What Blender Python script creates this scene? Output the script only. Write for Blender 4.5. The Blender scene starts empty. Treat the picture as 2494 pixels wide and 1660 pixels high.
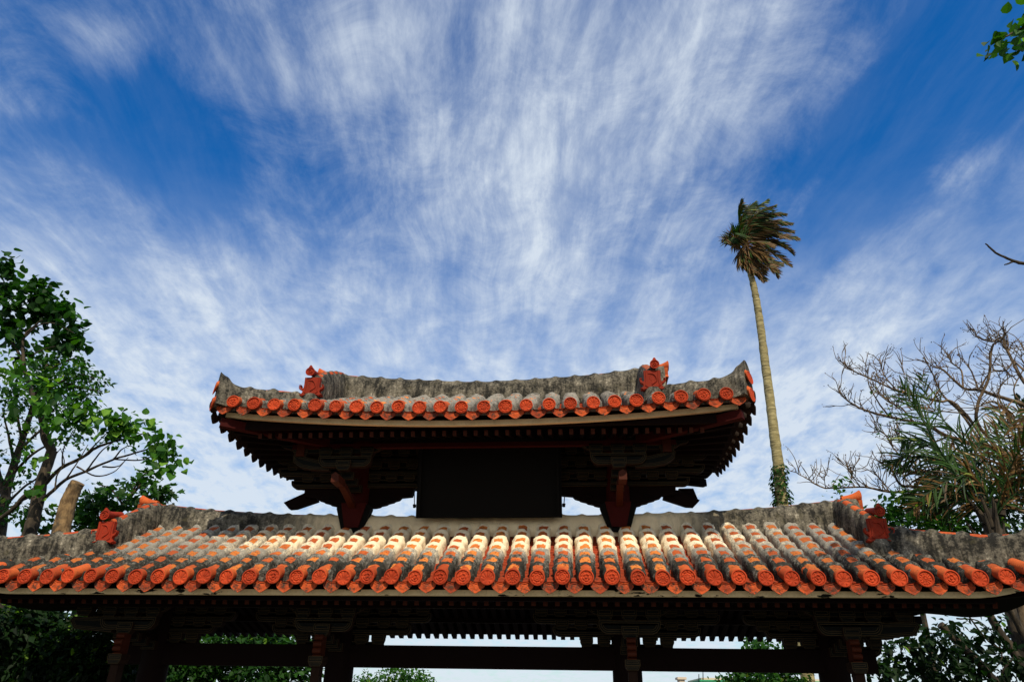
import bpy, bmesh, math, random
from mathutils import Vector, Matrix, noise as mnoise
rad = math.radians
sc = bpy.context.scene
COL = sc.collection

# ------------------------------------------------------------------ camera
CX, CY, CZ = 1.1479, -9.1556, 1.6
YAW, PIT, ROL, FPX = 0.0926986, 0.4657439, 0.0171033, 1763.995      # FPX: focal length in photo pixels (photo 2494 wide)
FW = Vector((-math.sin(YAW)*math.cos(PIT), math.cos(YAW)*math.cos(PIT), math.sin(PIT)))
RI = Vector((math.cos(YAW), math.sin(YAW), 0))
UP = RI.cross(FW)
CR, SR = math.cos(ROL), math.sin(ROL)
RX = RI*CR + UP*SR
UX = UP*CR - RI*SR
camd = bpy.data.cameras.new('camera')
cam = bpy.data.objects.new('camera', camd)
COL.objects.link(cam)
cam.matrix_world = Matrix(((RX.x, UX.x, -FW.x, CX), (RX.y, UX.y, -FW.y, CY), (RX.z, UX.z, -FW.z, CZ), (0, 0, 0, 1)))
camd.sensor_width = 36
camd.lens = FPX/2494*36
camd.clip_start = 0.05
camd.clip_end = 5000
sc.camera = cam

def at(px, py, Y):
    """the point on the vertical plane y=Y that the photograph shows at pixel px,py"""
    d = FW*FPX + RX*(px-1247) + UX*(830-py)
    t = (Y-CY)/d.y
    return Vector((CX, CY, CZ)) + d*t

# ------------------------------------------------------------------ colour management
sc.view_settings.view_transform = 'Standard'
sc.view_settings.look = 'None'
sc.view_settings.exposure = 0.0
sc.view_settings.gamma = 1.0

# ------------------------------------------------------------------ node helpers
def lk(nt, s, v):
    if v is None: return
    if hasattr(v, 'is_output') or isinstance(v, bpy.types.NodeSocket): nt.links.new(v, s)
    else:
        if isinstance(v, (tuple, list)) and s.type == 'RGBA' and len(v) == 3: v = (*v, 1)
        s.default_value = v
def ma(nt, op, a, b=None, c=None, clamp=False):
    n = nt.nodes.new('ShaderNodeMath'); n.operation = op; n.use_clamp = clamp
    lk(nt, n.inputs[0], a); lk(nt, n.inputs[1], b); lk(nt, n.inputs[2], c)
    return n.outputs[0]
def vm(nt, op, a, b=None):
    n = nt.nodes.new('ShaderNodeVectorMath'); n.operation = op
    lk(nt, n.inputs[0], a); lk(nt, n.inputs[1], b)
    return n.outputs[0]
def mix(nt, f, a, b, mode='MIX'):
    n = nt.nodes.new('ShaderNodeMix'); n.data_type = 'RGBA'; n.blend_type = mode
    lk(nt, n.inputs[0], f); lk(nt, n.inputs[6], a); lk(nt, n.inputs[7], b)
    return n.outputs[2]
def noi(nt, vec, scale, detail=4, rough=.55, dist=0.0):
    n = nt.nodes.new('ShaderNodeTexNoise')
    lk(nt, n.inputs['Vector'], vec); n.inputs['Scale'].default_value = scale
    n.inputs['Detail'].default_value = detail; n.inputs['Roughness'].default_value = rough
    n.inputs['Distortion'].default_value = dist
    return n.outputs[0]
def sm(nt, x, e0, e1, o0=0.0, o1=1.0):
    n = nt.nodes.new('ShaderNodeMapRange'); n.interpolation_type = 'SMOOTHSTEP'
    lk(nt, n.inputs[0], x)
    for i, v in enumerate((e0, e1, o0, o1)): lk(nt, n.inputs[i+1], v)
    return n.outputs[0]
def xyz(nt, v):
    n = nt.nodes.new('ShaderNodeSeparateXYZ'); lk(nt, n.inputs[0], v); return n.outputs
def comb(nt, x, y, z=0.0):
    n = nt.nodes.new('ShaderNodeCombineXYZ')
    lk(nt, n.inputs[0], x); lk(nt, n.inputs[1], y); lk(nt, n.inputs[2], z); return n.outputs[0]
def pos(nt): return nt.nodes.new('ShaderNodeNewGeometry').outputs['Position']
def orand(nt): return nt.nodes.new('ShaderNodeObjectInfo').outputs['Random']
def bump(nt, h, strength=.4, dist=.01):
    n = nt.nodes.new('ShaderNodeBump'); n.inputs['Strength'].default_value = strength
    n.inputs['Distance'].default_value = dist; lk(nt, n.inputs['Height'], h); return n.outputs[0]
def material(name):
    m = bpy.data.materials.new(name); m.use_nodes = True
    nt = m.node_tree; b = nt.nodes['Principled BSDF']
    return m, nt, b
def setb(nt, b, col, rough=.8, normal=None, spec=.3):
    lk(nt, b.inputs['Base Color'], col); lk(nt, b.inputs['Roughness'], rough)
    lk(nt, b.inputs['Specular IOR Level'], spec)
    if normal is not None: lk(nt, b.inputs['Normal'], normal)

# ------------------------------------------------------------------ world: sky with cirrus
SUN_TO = Vector((.29, -.87, 1.0)).normalized()       # towards the sun
SUN_EL = math.asin(SUN_TO.z)
SUN_AZ = math.atan2(SUN_TO.x, SUN_TO.y)
w = bpy.data.worlds.new('World'); sc.world = w; w.use_nodes = True
nt = w.node_tree
bg = nt.nodes['Background']
sky = nt.nodes.new('ShaderNodeTexSky'); sky.sky_type = 'NISHITA'; sky.sun_disc = False
sky.sun_elevation = SUN_EL; sky.sun_rotation = SUN_AZ
sky.air_density = 1.0; sky.dust_density = 0.6; sky.ozone_density = 2.5
tc = nt.nodes.new('ShaderNodeTexCoord').outputs['Generated']
d = xyz(nt, tc)
zz = ma(nt, 'ADD', ma(nt, 'MAXIMUM', d[2], 0.0), .13)
a0 = YAW
u_ = ma(nt, 'ADD', ma(nt, 'MULTIPLY', d[0], math.cos(a0)), ma(nt, 'MULTIPLY', d[1], math.sin(a0)))
v_ = ma(nt, 'SUBTRACT', ma(nt, 'MULTIPLY', d[1], math.cos(a0)), ma(nt, 'MULTIPLY', d[0], math.sin(a0)))
U_ = ma(nt, 'DIVIDE', u_, zz); V_ = ma(nt, 'DIVIDE', v_, zz)
def cloudplane(px, py):
    dd = (FW*FPX + RX*(px-1247) + UX*(830-py)).normalized()
    z = max(dd.z, 0)+.13
    return (dd.x*math.cos(a0)+dd.y*math.sin(a0))/z, (dd.y*math.cos(a0)-dd.x*math.sin(a0))/z
warp = noi(nt, comb(nt, U_, V_, 0), .9, 3, .5)
Uw = ma(nt, 'ADD', U_, ma(nt, 'MULTIPLY', ma(nt, 'SUBTRACT', warp, .5), .32))
Vw = ma(nt, 'ADD', V_, ma(nt, 'MULTIPLY', ma(nt, 'SUBTRACT', noi(nt, comb(nt, V_, U_, 4), 1.1, 2), .5), .5))
# coverage: banks of cirrus (+) and clear gaps (-), each with a place in the sky
cov = None
for px, py, su, sv, amp in ((1330, 340, .22, .34, .40), (1560, 520, .20, .4, .16), (1150, 600, .45, .5, .14), (900, 40, .30, .10, .06), (150, 10, .35, .10, -.20), (500, 150, .18, .10, -.08), (290, 90, .10, .06, .34), (30, 245, .06, .05, .28),
                            (540, 480, .20, .24, -.30), (820, 520, .10, .08, -.10), (330, 330, .24, .12, -.22), (2250, 260, .18, .32, -.46), (930, 330, .07, .10, -.08), (60, 480, .2, .2, -.10),
                            (330, 640, .30, .20, .16), (300, 780, .5, .35, .10), (2080, 780, .12, .40, .16), (2400, 400, .12, .06, .24), (1780, 120, .14, .14, .24), (2080, 170, .05, .05, .22),
                            (2480, 740, .14, .40, -.42), (1180, 110, .14, .08, -.14), (2450, 120, .12, .14, -.22), (1850, 600, .12, .3, -.16), (650, 180, .16, .10, .12)):
    cu, cv = cloudplane(px, py)
    g = ma(nt, 'ADD', ma(nt, 'POWER', ma(nt, 'ABSOLUTE', ma(nt, 'DIVIDE', ma(nt, 'SUBTRACT', U_, cu), su)), 2),
           ma(nt, 'POWER', ma(nt, 'ABSOLUTE', ma(nt, 'DIVIDE', ma(nt, 'SUBTRACT', V_, cv), sv)), 2))
    g = ma(nt, 'MULTIPLY', ma(nt, 'POWER', 2.718, ma(nt, 'MULTIPLY', g, -1)), amp)
    cov = g if cov is None else ma(nt, 'ADD', cov, g)
st1 = noi(nt, comb(nt, ma(nt, 'MULTIPLY', Uw, 4.6), ma(nt, 'MULTIPLY', Vw, 1.3), 0), 1.0, 8, .62, .3)
puf = noi(nt, comb(nt, ma(nt, 'MULTIPLY', U_, 6.5), ma(nt, 'MULTIPLY', V_, 5.0), 7), 1.0, 10, .70, .4)
big = noi(nt, comb(nt, ma(nt, 'MULTIPLY', U_, 1.7), ma(nt, 'MULTIPLY', V_, 1.5), 3), 1.0, 4, .55, .4)
fb1 = noi(nt, comb(nt, ma(nt, 'MULTIPLY', Uw, 17), ma(nt, 'MULTIPLY', Vw, 1.5), 2), 1.0, 9, .64, .2)
fb2 = noi(nt, comb(nt, ma(nt, 'MULTIPLY', ma(nt, 'ADD', Uw, ma(nt, 'MULTIPLY', Vw, .22)), 10), ma(nt, 'MULTIPLY', Vw, 1.9), 9), 1.0, 9, .66, .3)
body = ma(nt, 'ADD', ma(nt, 'MULTIPLY', st1, .80), ma(nt, 'ADD', ma(nt, 'MULTIPLY', puf, .62), ma(nt, 'MULTIPLY', big, .40)))
body = ma(nt, 'ADD', body, ma(nt, 'MULTIPLY', cov, .85))
body = sm(nt, body, .66, 1.56)
fibre = ma(nt, 'ADD', ma(nt, 'MULTIPLY', fb1, .55), ma(nt, 'ADD', ma(nt, 'MULTIPLY', fb2, .45), ma(nt, 'MULTIPLY', ma(nt, 'SUBTRACT', puf, .5), .42)))
fibre = sm(nt, fibre, .32, .70)
den = ma(nt, 'ADD', ma(nt, 'MULTIPLY', body, ma(nt, 'ADD', .44, ma(nt, 'MULTIPLY', fibre, .70))), ma(nt, 'MULTIPLY', fibre, .05), clamp=True)
# towards the horizon the air whitens and the cirrus thickens to a veil with altocumulus ripples
lowhaze = sm(nt, d[2], .62, .24)
rip = noi(nt, comb(nt, ma(nt, 'MULTIPLY', U_, 15), ma(nt, 'MULTIPLY', V_, 9), 5), 1.0, 6, .6, .3)
den = ma(nt, 'ADD', den, ma(nt, 'MULTIPLY', lowhaze, ma(nt, 'ADD', .76, ma(nt, 'MULTIPLY', ma(nt, 'SUBTRACT', rip, .5), 1.5))), clamp=True)
hs = nt.nodes.new('ShaderNodeHueSaturation'); lk(nt, hs.inputs['Color'], sky.outputs[0])
hs.inputs['Saturation'].default_value = 1.35; hs.inputs['Value'].default_value = 1.16
skyc = mix(nt, 1.0, hs.outputs[0], mix(nt, sm(nt, d[2], .42, .0), (.22, 1.02, 1.34), (.72, .98, 1.06)), 'MULTIPLY')
wcol = mix(nt, ma(nt, 'MULTIPLY', den, .92), skyc, (7.2, 8.0, 8.9))
# unseen warm brightness added to the sky behind the camera, to lift shadows
back_glow = ma(nt, 'MULTIPLY', sm(nt, d[1], -.05, -.75), sm(nt, noi(nt, comb(nt, d[0], d[1], d[2]), 2.2, 4), .25, .55))
wcol = mix(nt, ma(nt, 'MULTIPLY', back_glow, .6), wcol, (9.5, 8.6, 6.9))
lk(nt, bg.inputs['Color'], wcol)
bg.inputs['Strength'].default_value = 0.10

sund = bpy.data.lights.new('sun', 'SUN'); sund.energy = 4.6; sund.angle = rad(.53); sund.color = (1, .88, .68)
sun = bpy.data.objects.new('sun', sund); COL.objects.link(sun)
sun.rotation_euler = SUN_TO.to_track_quat('Z', 'Y').to_euler()
sun.location = SUN_TO*60
# ------------------------------------------------------------------ materials
def terracotta(name, c1, c2, dirt=.45, d0=.62):
    m, nt, b = material(name); p = pos(nt)
    n1 = noi(nt, p, 9, 5, .6); n2 = noi(nt, p, 60, 5, .7); r = orand(nt)
    c = mix(nt, sm(nt, ma(nt, 'ADD', n1, ma(nt, 'MULTIPLY', ma(nt, 'SUBTRACT', r, .5), .35)), .35, .65), c1, c2)
    dk = sm(nt, ma(nt, 'ADD', ma(nt, 'MULTIPLY', noi(nt, p, 14, 6, .7), .7), ma(nt, 'MULTIPLY', n2, .45)), d0, d0+.14)
    c = mix(nt, ma(nt, 'MULTIPLY', dk, dirt), c, (.05, .03, .022))
    c = mix(nt, ma(nt, 'MULTIPLY', sm(nt, n2, .35, .7), .25), c, (.16, .05, .02))
    setb(nt, b, c, .82, bump(nt, n2, .5, .008), .15); return m
M_disc = terracotta('fired_clay_red', (.50, .058, .016), (.34, .034, .010), .65)
M_tile = terracotta('fired_clay_orange', (.54, .11, .028), (.38, .06, .017), .9)
M_drip = terracotta('fired_clay_stained', (.46, .075, .018), (.26, .036, .012), 1.0, .54)
M_pan = terracotta('pan_tile_clay', (.34, .05, .018), (.22, .032, .013), .9)
M_orn = terracotta('ornament_clay', (.29, .024, .009), (.19, .016, .007), .7)

def row_material(name, lower):
    """barrel tiles: clay patches between bands of weathered lime mortar"""
    m, nt, b = material(name); p = pos(nt); px, py, pz = xyz(nt, p)
    uvn = nt.nodes.new('ShaderNodeUVMap'); uvn.uv_map = 'uv'
    u, v, _ = xyz(nt, uvn.outputs[0])
    nz = noi(nt, p, 26, 5, .65); nf = noi(nt, p, 70, 5, .7); big = noi(nt, p, 3.1, 4, .6); r = orand(nt)
    fr = ma(nt, 'FRACT', u)
    fr2 = ma(nt, 'ADD', fr, ma(nt, 'MULTIPLY', ma(nt, 'SUBTRACT', nz, .5), .30))
    av = ma(nt, 'ADD', ma(nt, 'ABSOLUTE', v), ma(nt, 'MULTIPLY', ma(nt, 'SUBTRACT', nz, .5), .12))
    fr2 = ma(nt, 'ADD', fr2, ma(nt, 'MULTIPLY', ma(nt, 'SUBTRACT', noi(nt, p, 8, 2), .5), .35))
    avl = ma(nt, 'ADD', .165, ma(nt, 'MULTIPLY', noi(nt, p, 7, 2), .12))
    mk = ma(nt, 'MULTIPLY', sm(nt, fr2, .30, .40), ma(nt, 'MULTIPLY', sm(nt, fr2, 1.0, .92), sm(nt, ma(nt, 'SUBTRACT', av, avl), .02, -.01)))
    tile = mix(nt, sm(nt, ma(nt, 'ADD', big, ma(nt, 'MULTIPLY', ma(nt, 'SUBTRACT', r, .5), .3)), .4, .62), (.68, .215, .045), (.50, .105, .028))
    tile = mix(nt, ma(nt, 'MULTIPLY', sm(nt, ma(nt, 'ADD', ma(nt, 'MULTIPLY', nz, .6), ma(nt, 'MULTIPLY', nf, .45)), .54, .63), .8), tile, (.07, .03, .016))
    endk = sm(nt, ma(nt, 'ADD', ma(nt, 'ABSOLUTE', px), ma(nt, 'MULTIPLY', big, 1.5)), 1.8, 4.6)
    tile = mix(nt, ma(nt, 'MULTIPLY', endk, .5), tile, (.20, .045, .016))
    # weathering: clean lime under the upper roof, dark lichen at the eave and towards the ends
    if lower:
        wy = sm(nt, py, -1.36, -.72); wx = sm(nt, ma(nt, 'ABSOLUTE', ma(nt, 'ADD', px, -.1)), 4.6, 1.2)
        clean = ma(nt, 'MULTIPLY', wy, ma(nt, 'ADD', ma(nt, 'MULTIPLY', wx, .66), .27))
    else:
        wx = sm(nt, ma(nt, 'ABSOLUTE', px), 3.0, .2)
        clean = ma(nt, 'ADD', ma(nt, 'MULTIPLY', wx, .16), .14)
    lich = ma(nt, 'ADD', ma(nt, 'MULTIPLY', nz, .55), ma(nt, 'ADD', ma(nt, 'MULTIPLY', nf, .4), ma(nt, 'MULTIPLY', big, .35)))
    q = ma(nt, 'ADD', clean, ma(nt, 'MULTIPLY', ma(nt, 'SUBTRACT', lich, .65), -1.7))
    mor = mix(nt, sm(nt, q, -.05, .38), (.028, .027, .022), (.27, .25, .215))
    mor = mix(nt, sm(nt, q, .42, .85), mor, (.84, .72, .52))
    mor = mix(nt, ma(nt, 'MULTIPLY', sm(nt, nf, .55, .72), .35), mor, (.10, .095, .08))
    c = mix(nt, mk, mor, tile)
    setb(nt, b, c, .9, bump(nt, ma(nt, 'ADD', ma(nt, 'ADD', nz, ma(nt, 'MULTIPLY', nf, .6)), ma(nt, 'MULTIPLY', mk, -.5)), .8, .016), .15); return m
M_rowlow = row_material('lower_barrel_tiles', True)
M_rowup = row_material('upper_barrel_tiles', False)

def plaster(name, clean_to=None):
    """grey lichen-stained lime plaster of the ridges; cream where the upper roof shelters it"""
    m, nt, b = material(name); p = pos(nt); px, py, pz = xyz(nt, p)
    n1 = noi(nt, p, 5, 6, .65); n2 = noi(nt, p, 38, 6, .72)
    st = noi(nt, comb(nt, ma(nt, 'MULTIPLY', px, 16), ma(nt, 'MULTIPLY', py, 16), ma(nt, 'MULTIPLY', pz, 2.4)), 1, 5, .65)
    k = ma(nt, 'ADD', ma(nt, 'MULTIPLY', n1, .62), ma(nt, 'ADD', ma(nt, 'MULTIPLY', n2, .60), ma(nt, 'MULTIPLY', st, .62)))
    c = mix(nt, sm(nt, k, .80, 1.06), (.010, .0095, .007), (.14, .125, .095))
    c = mix(nt, sm(nt, k, 1.02, 1.16), c, (.42, .38, .30))
    c = mix(nt, ma(nt, 'MULTIPLY', sm(nt, noi(nt, p, 11, 5, .6), .56, .7), .4), c, (.07, .062, .03))
    if clean_to:
        ax = ma(nt, 'ADD', ma(nt, 'ABSOLUTE', ma(nt, 'ADD', px, clean_to[2])), ma(nt, 'MULTIPLY', ma(nt, 'SUBTRACT', st, .5), 1.0))
        cl = sm(nt, ax, clean_to[1], clean_to[0])
        cc = mix(nt, sm(nt, n1, .3, .7), (.84, .70, .47), (.72, .58, .38))
        drip = ma(nt, 'MULTIPLY', sm(nt, st, .60, .78), sm(nt, ma(nt, 'ADD', pz, ma(nt, 'MULTIPLY', n1, .3)), 3.7, 3.95))
        cc = mix(nt, ma(nt, 'MULTIPLY', drip, .85), cc, (.16, .11, .035))
        cc = mix(nt, ma(nt, 'MULTIPLY', sm(nt, n2, .62, .72), .7), cc, (.16, .13, .09))
        c = mix(nt, cl, c, cc)
    setb(nt, b, c, .9, bump(nt, ma(nt, 'ADD', n2, st), .55, .014)); return m
M_plas = plaster('ridge_plaster')
M_plaslow = plaster('lower_ridge_plaster', (1.9, 2.9, -.12))

def paint(name, c1, c2, rough=.6, chip=None, chipz=(.56, .6)):
    m, nt, b = material(name); p = pos(nt)
    n1 = noi(nt, p, 7, 5, .6); n2 = noi(nt, p, 45, 5, .65)
    c = mix(nt, n1, c1, c2)
    c = mix(nt, ma(nt, 'MULTIPLY', sm(nt, n2, .5, .7), .35), c, tuple(x*.4 for x in c1))
    if chip:
        ch = noi(nt, vm(nt, 'MULTIPLY', p, (2.2, 3, 7)), 1.6, 6, .6)
        c = mix(nt, sm(nt, ch, *chipz), c, chip)
    setb(nt, b, c, rough, bump(nt, n2, .2, .004), .12); return m
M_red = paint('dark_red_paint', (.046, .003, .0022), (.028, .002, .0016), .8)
M_bside = paint('bracket_side_paint', (.020, .008, .004), (.012, .005, .003), .8)
M_sidetile = paint('dark_side_tile', (.035, .022, .015), (.015, .012, .010), .9)  # near-black clay tone for the side eave tiles
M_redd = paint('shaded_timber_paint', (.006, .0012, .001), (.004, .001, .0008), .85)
M_brown = paint('orange_brown_paint', (.065, .013, .0045), (.04, .008, .003))
M_dark = paint('black_green_paint', (.005, .0065, .006), (.004, .005, .005), .8)
M_line = paint('cream_line_paint', (.075, .050, .022), (.042, .028, .013), .8)
M_black = paint('black_lead', (.004, .004, .004), (.003, .003, .003), .9)
M_board = paint('cream_eave_paint', (.86, .70, .42), (.76, .60, .35), .6, (.012, .013, .009), (.575, .60))
M_boardup = paint('cream_upper_eave_paint', (.86, .68, .40), (.74, .56, .32), .6)

def bark(name, c1, c2, c3, sc_=(14, 14, 3)):
    m, nt, b = material(name); p = pos(nt)
    n1 = noi(nt, vm(nt, 'MULTIPLY', p, sc_), 1, 6, .65, .5); n2 = noi(nt, p, 4, 4, .6)
    c = mix(nt, sm(nt, n1, .35, .65), c1, c2); c = mix(nt, sm(nt, n2, .45, .65), c, c3)
    setb(nt, b, c, .9, bump(nt, n1, .7, .02)); return m
M_bark = bark('dark_bark', (.022, .017, .012), (.075, .056, .036), (.018, .015, .012))
M_barkl = bark('light_bark', (.08, .048, .022), (.26, .165, .075), (.06, .045, .028), (9, 9, 6))
M_barkg = bark('grey_twig_bark', (.085, .058, .036), (.19, .135, .08), (.045, .03, .02))
M_palmt = bark('palm_bark', (.09, .075, .035), (.40, .34, .17), (.24, .20, .09), (2.2, 2.2, 15))

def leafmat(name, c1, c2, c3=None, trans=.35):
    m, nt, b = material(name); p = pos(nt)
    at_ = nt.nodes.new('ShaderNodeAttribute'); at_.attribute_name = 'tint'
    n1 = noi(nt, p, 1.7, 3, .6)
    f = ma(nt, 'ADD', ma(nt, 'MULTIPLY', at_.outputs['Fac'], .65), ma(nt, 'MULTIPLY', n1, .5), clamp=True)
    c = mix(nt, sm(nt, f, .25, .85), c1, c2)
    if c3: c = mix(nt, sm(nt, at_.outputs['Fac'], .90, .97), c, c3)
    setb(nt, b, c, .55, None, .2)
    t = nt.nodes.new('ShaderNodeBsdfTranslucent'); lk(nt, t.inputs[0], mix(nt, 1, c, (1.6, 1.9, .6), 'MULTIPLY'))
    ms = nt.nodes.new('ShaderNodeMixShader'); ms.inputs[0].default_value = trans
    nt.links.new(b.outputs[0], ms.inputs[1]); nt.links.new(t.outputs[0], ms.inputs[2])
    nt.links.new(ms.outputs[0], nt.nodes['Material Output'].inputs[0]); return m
M_leafbig = leafmat('broad_leaf', (.006, .034, .004), (.042, .135, .010), (.15, .30, .03))
M_leafsm = leafmat('small_leaf', (.010, .046, .006), (.038, .125, .013), (.15, .22, .025))
M_leafdk = leafmat('dark_leaf', (.008, .034, .005), (.028, .095, .012), (.10, .20, .02))
M_leafsh = leafmat('shade_dark_leaf', (.003, .011, .0025), (.010, .034, .006), (.13, .24, .03))  # leaf green with deep shade put into its colour
M_palmg = leafmat('palm_leaflet', (.006, .020, .005), (.038, .095, .014), (.24, .28, .05), .2)
M_palmb = leafmat('dry_palm_leaflet', (.06, .030, .010), (.17, .092, .028), (.40, .28, .13), .15)
M_bud = leafmat('withered_bud', (.05, .018, .014), (.10, .035, .022), None, .1)

def plain(name, c, rough=.8, sc_=3, amt=.4):
    m, nt, b = material(name); n1 = noi(nt, pos(nt), sc_, 6, .6)
    setb(nt, b, mix(nt, ma(nt, 'MULTIPLY', n1, amt*2), c, tuple(x*.45 for x in c)), rough, bump(nt, n1, .3, .02)); return m
M_ground = plain('lawn', (.020, .030, .010), .95, .8)
M_path = plain('path_stone', (.21, .19, .155), .9, 2)
M_wallb = plain('beige_wall', (.62, .52, .40), .8, .6, .15)
M_greenb = plain('green_trim', (.03, .30, .14), .6, .6, .15)
M_glass = plain('dark_window', (.03, .035, .04), .2, 1, .2)
M_white = plain('white_petal', (.75, .72, .62), .6, 9, .15)

# ------------------------------------------------------------------ mesh helpers
class MB:
    def __init__(s): s.v = []; s.f = []; s.m = []; s.uv = {}; s.tint = []
    def face(s, idx, m=0, uv=None):
        if uv: s.uv[len(s.f)] = uv
        s.f.append(tuple(idx)); s.m.append(m)
    def add(s, pts):
        n = len(s.v); s.v += [tuple(p) for p in pts]; return list(range(n, n+len(pts)))
    def box(s, x0, x1, y0, y1, z0, z1, m=0):
        i = s.add([(x, y, z) for z in (z0, z1) for y in (y0, y1) for x in (x0, x1)])
        for q in ((0, 2, 3, 1), (4, 5, 7, 6), (0, 1, 5, 4), (2, 6, 7, 3), (0, 4, 6, 2), (1, 3, 7, 5)): s.face([i[k] for k in q], m)
    def obox(s, a, b, wx, wz, m=0, up=(0, 0, 1)):
        """a bar from a to b, wx wide and wz thick"""
        a = Vector(a); b = Vector(b); t = (b-a).normalized(); x = t.cross(Vector(up)).normalized(); z = x.cross(t)
        i = s.add([p+x*sx*wx/2+z*sz*wz/2 for p in (a, b) for sz in (-1, 1) for sx in (-1, 1)])
        for q in ((0, 1, 3, 2), (4, 6, 7, 5), (0, 4, 5, 1), (2, 3, 7, 6), (0, 2, 6, 4), (1, 5, 7, 3)): s.face([i[k] for k in q], m)
    def rings(s, rings, m=0, closed=True, cap=True, uv=None):
        n = len(rings[0]); ids = [s.add(r) for r in rings]
        for k in range(len(rings)-1):
            for j in range(n if closed else n-1):
                j2 = (j+1) % n
                s.face((ids[k][j], ids[k][j2], ids[k+1][j2], ids[k+1][j]), m,
                       [uv[k][j], uv[k][j2], uv[k+1][j2], uv[k+1][j]] if uv else None)
        if cap and closed:
            s.face(ids[0][::-1], m); s.face(ids[-1], m)
    def tube(s, pts, r0, r1=None, n=7, m=0, jit=0, seed=0):
        r1 = r0 if r1 is None else r1; pts = [Vector(p) for p in pts]; L = len(pts); rg = []; ref = None
        q = random.Random(seed)
        for k, p in enumerate(pts):
            t = (pts[min(k+1, L-1)]-pts[max(k-1, 0)])
            t = t.normalized() if t.length > 1e-9 else Vector((0, 0, 1))
            if ref is None: ref = t.orthogonal().normalized()
            ref = (ref-t*ref.dot(t)).normalized(); o = t.cross(ref)
            f = k/max(L-1, 1); rr = r0+(r1-r0)*f
            rg.append([p+(ref*math.cos(2*math.pi*j/n)+o*math.sin(2*math.pi*j/n))*rr*(1+q.uniform(-jit, jit)) for j in range(n)])
        s.rings(rg, m)
    def prism(s, poly, y0, y1, m=0, side=None):
        """outline in the xz plane (any winding) given thickness along y"""
        if sum((poly[k][0]*poly[(k+1) % len(poly)][1]-poly[(k+1) % len(poly)][0]*poly[k][1]) for k in range(len(poly))) < 0: poly = poly[::-1]
        a = s.add([(x, y0, z) for x, z in poly]); b = s.add([(x, y1, z) for x, z in poly]); n = len(poly)
        s.face(a, m); s.face(b[::-1], m)
        for k in range(n): s.face((a[k], b[k], b[(k+1) % n], a[(k+1) % n]), m if side is None else side)
    def painted(s, poly, y0, y1, steps, sides=2, proud=.003):
        """a prism whose front carries concentric painted lines; steps = list of (inset, material)"""
        if sum((poly[k][0]*poly[(k+1) % len(poly)][1]-poly[(k+1) % len(poly)][0]*poly[k][1]) for k in range(len(poly))) < 0: poly = poly[::-1]
        n = len(poly)
        def inset(t):
            out = []
            for k in range(n):
                p0 = Vector(poly[k-1]); p1 = Vector(poly[k]); p2 = Vector(poly[(k+1) % n])
                e1 = (p1-p0).normalized(); e2 = (p2-p1).normalized()
                n1 = Vector((-e1.y, e1.x)); n2 = Vector((-e2.y, e2.x)); bis = n1+n2
                if bis.length < 1e-6: bis = n1
                bis = bis/max(bis.dot(n1), .35)
                out.append(p1+bis*t)
            return out
        prev = s.add([(x, y0, z) for x, z in poly])
        back = s.add([(x, y1, z) for x, z in poly])
        for k in range(n): s.face((prev[k], back[k], back[(k+1) % n], prev[(k+1) % n]), sides)
        s.face(back[::-1], sides)
        for t, mt in steps:
            cur = s.add([(p.x, y0, p.y) for p in inset(t)])
            for k in range(n): s.face((prev[k], prev[(k+1) % n], cur[(k+1) % n], cur[k]), mt)
            prev = cur; lastm = mt
        s.face(prev, 1)
    def build(s, name, mats, parent=None, smooth=True, angle=40):
        me = bpy.data.meshes.new(name); me.from_pydata(s.v, [], s.f)
        for mt in (mats if isinstance(mats, (list, tuple)) else [mats]): me.materials.append(mt)
        for k, p in enumerate(me.polygons): p.material_index = s.m[k]
        if s.uv:
            l = me.uv_layers.new(name='uv')
            for k, p in enumerate(me.polygons):
                if k in s.uv:
                    for li, q in zip(p.loop_indices, s.uv[k]): l.data[li].uv = q
        if s.tint:
            a = me.attributes.new('tint', 'FLOAT', 'FACE')
            a.data.foreach_set('value', (s.tint+[.3]*len(s.f))[:len(s.f)])
        if smooth:
            me.shade_smooth()
            try: me.set_sharp_from_angle(angle=rad(angle))
            except Exception: pass
        o = bpy.data.objects.new(name, me); COL.objects.link(o)
        if parent: o.parent = parent
        return o
def tag(o, label=None, cat=None, group=None, kind=None):
    if label: o['label'] = label
    if cat: o['category'] = cat
    if group: o['group'] = group
    if kind: o['kind'] = kind
    return o
def empty(name, loc=(0, 0, 0)):
    o = bpy.data.objects.new(name, None); COL.objects.link(o); o.location = loc; o.empty_display_size = .3
    return o
def fixp(o):
    """keep a child's world-space mesh in place under a parent that stands elsewhere"""
    p = o.parent; l = Vector((0, 0, 0))
    while p: l += p.location; p = p.parent
    o.location = -l if o.parent else l
    return o
def inst(src, parent, loc, rot=(0, 0, 0), name=None):
    o = src.copy(); COL.objects.link(o); o.parent = parent; o.location = loc; o.rotation_euler = rot
    return o
def smoothpath(pts, k=4):
    pts = [Vector(p) for p in pts]; out = []
    P = [pts[0]*2-pts[1]]+pts+[pts[-1]*2-pts[-2]]
    for i in range(1, len(P)-2):
        for j in range(k):
            t = j/k; a, b, c, e = P[i-1:i+3]
            out.append(.5*((2*b)+(c-a)*t+(2*a-5*b+4*c-e)*t*t+(3*b-a-3*c+e)*t**3))
    out.append(pts[-1]); return out
# ------------------------------------------------------------------ setting
gb = MB(); S = 900
i = gb.add([(-S, -S, 0), (S, -S, 0), (S, S, 0), (-S, S, 0)]); gb.face(i)
tag(gb.build('ground', M_ground, smooth=False), kind='structure')
gb = MB(); i = gb.add([(-4.6, -40, .004), (4.6, -40, .004), (4.6, 60, .004), (-4.6, 60, .004)]); gb.face(i)
tag(gb.build('path', M_path, smooth=False), kind='structure')

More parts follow.
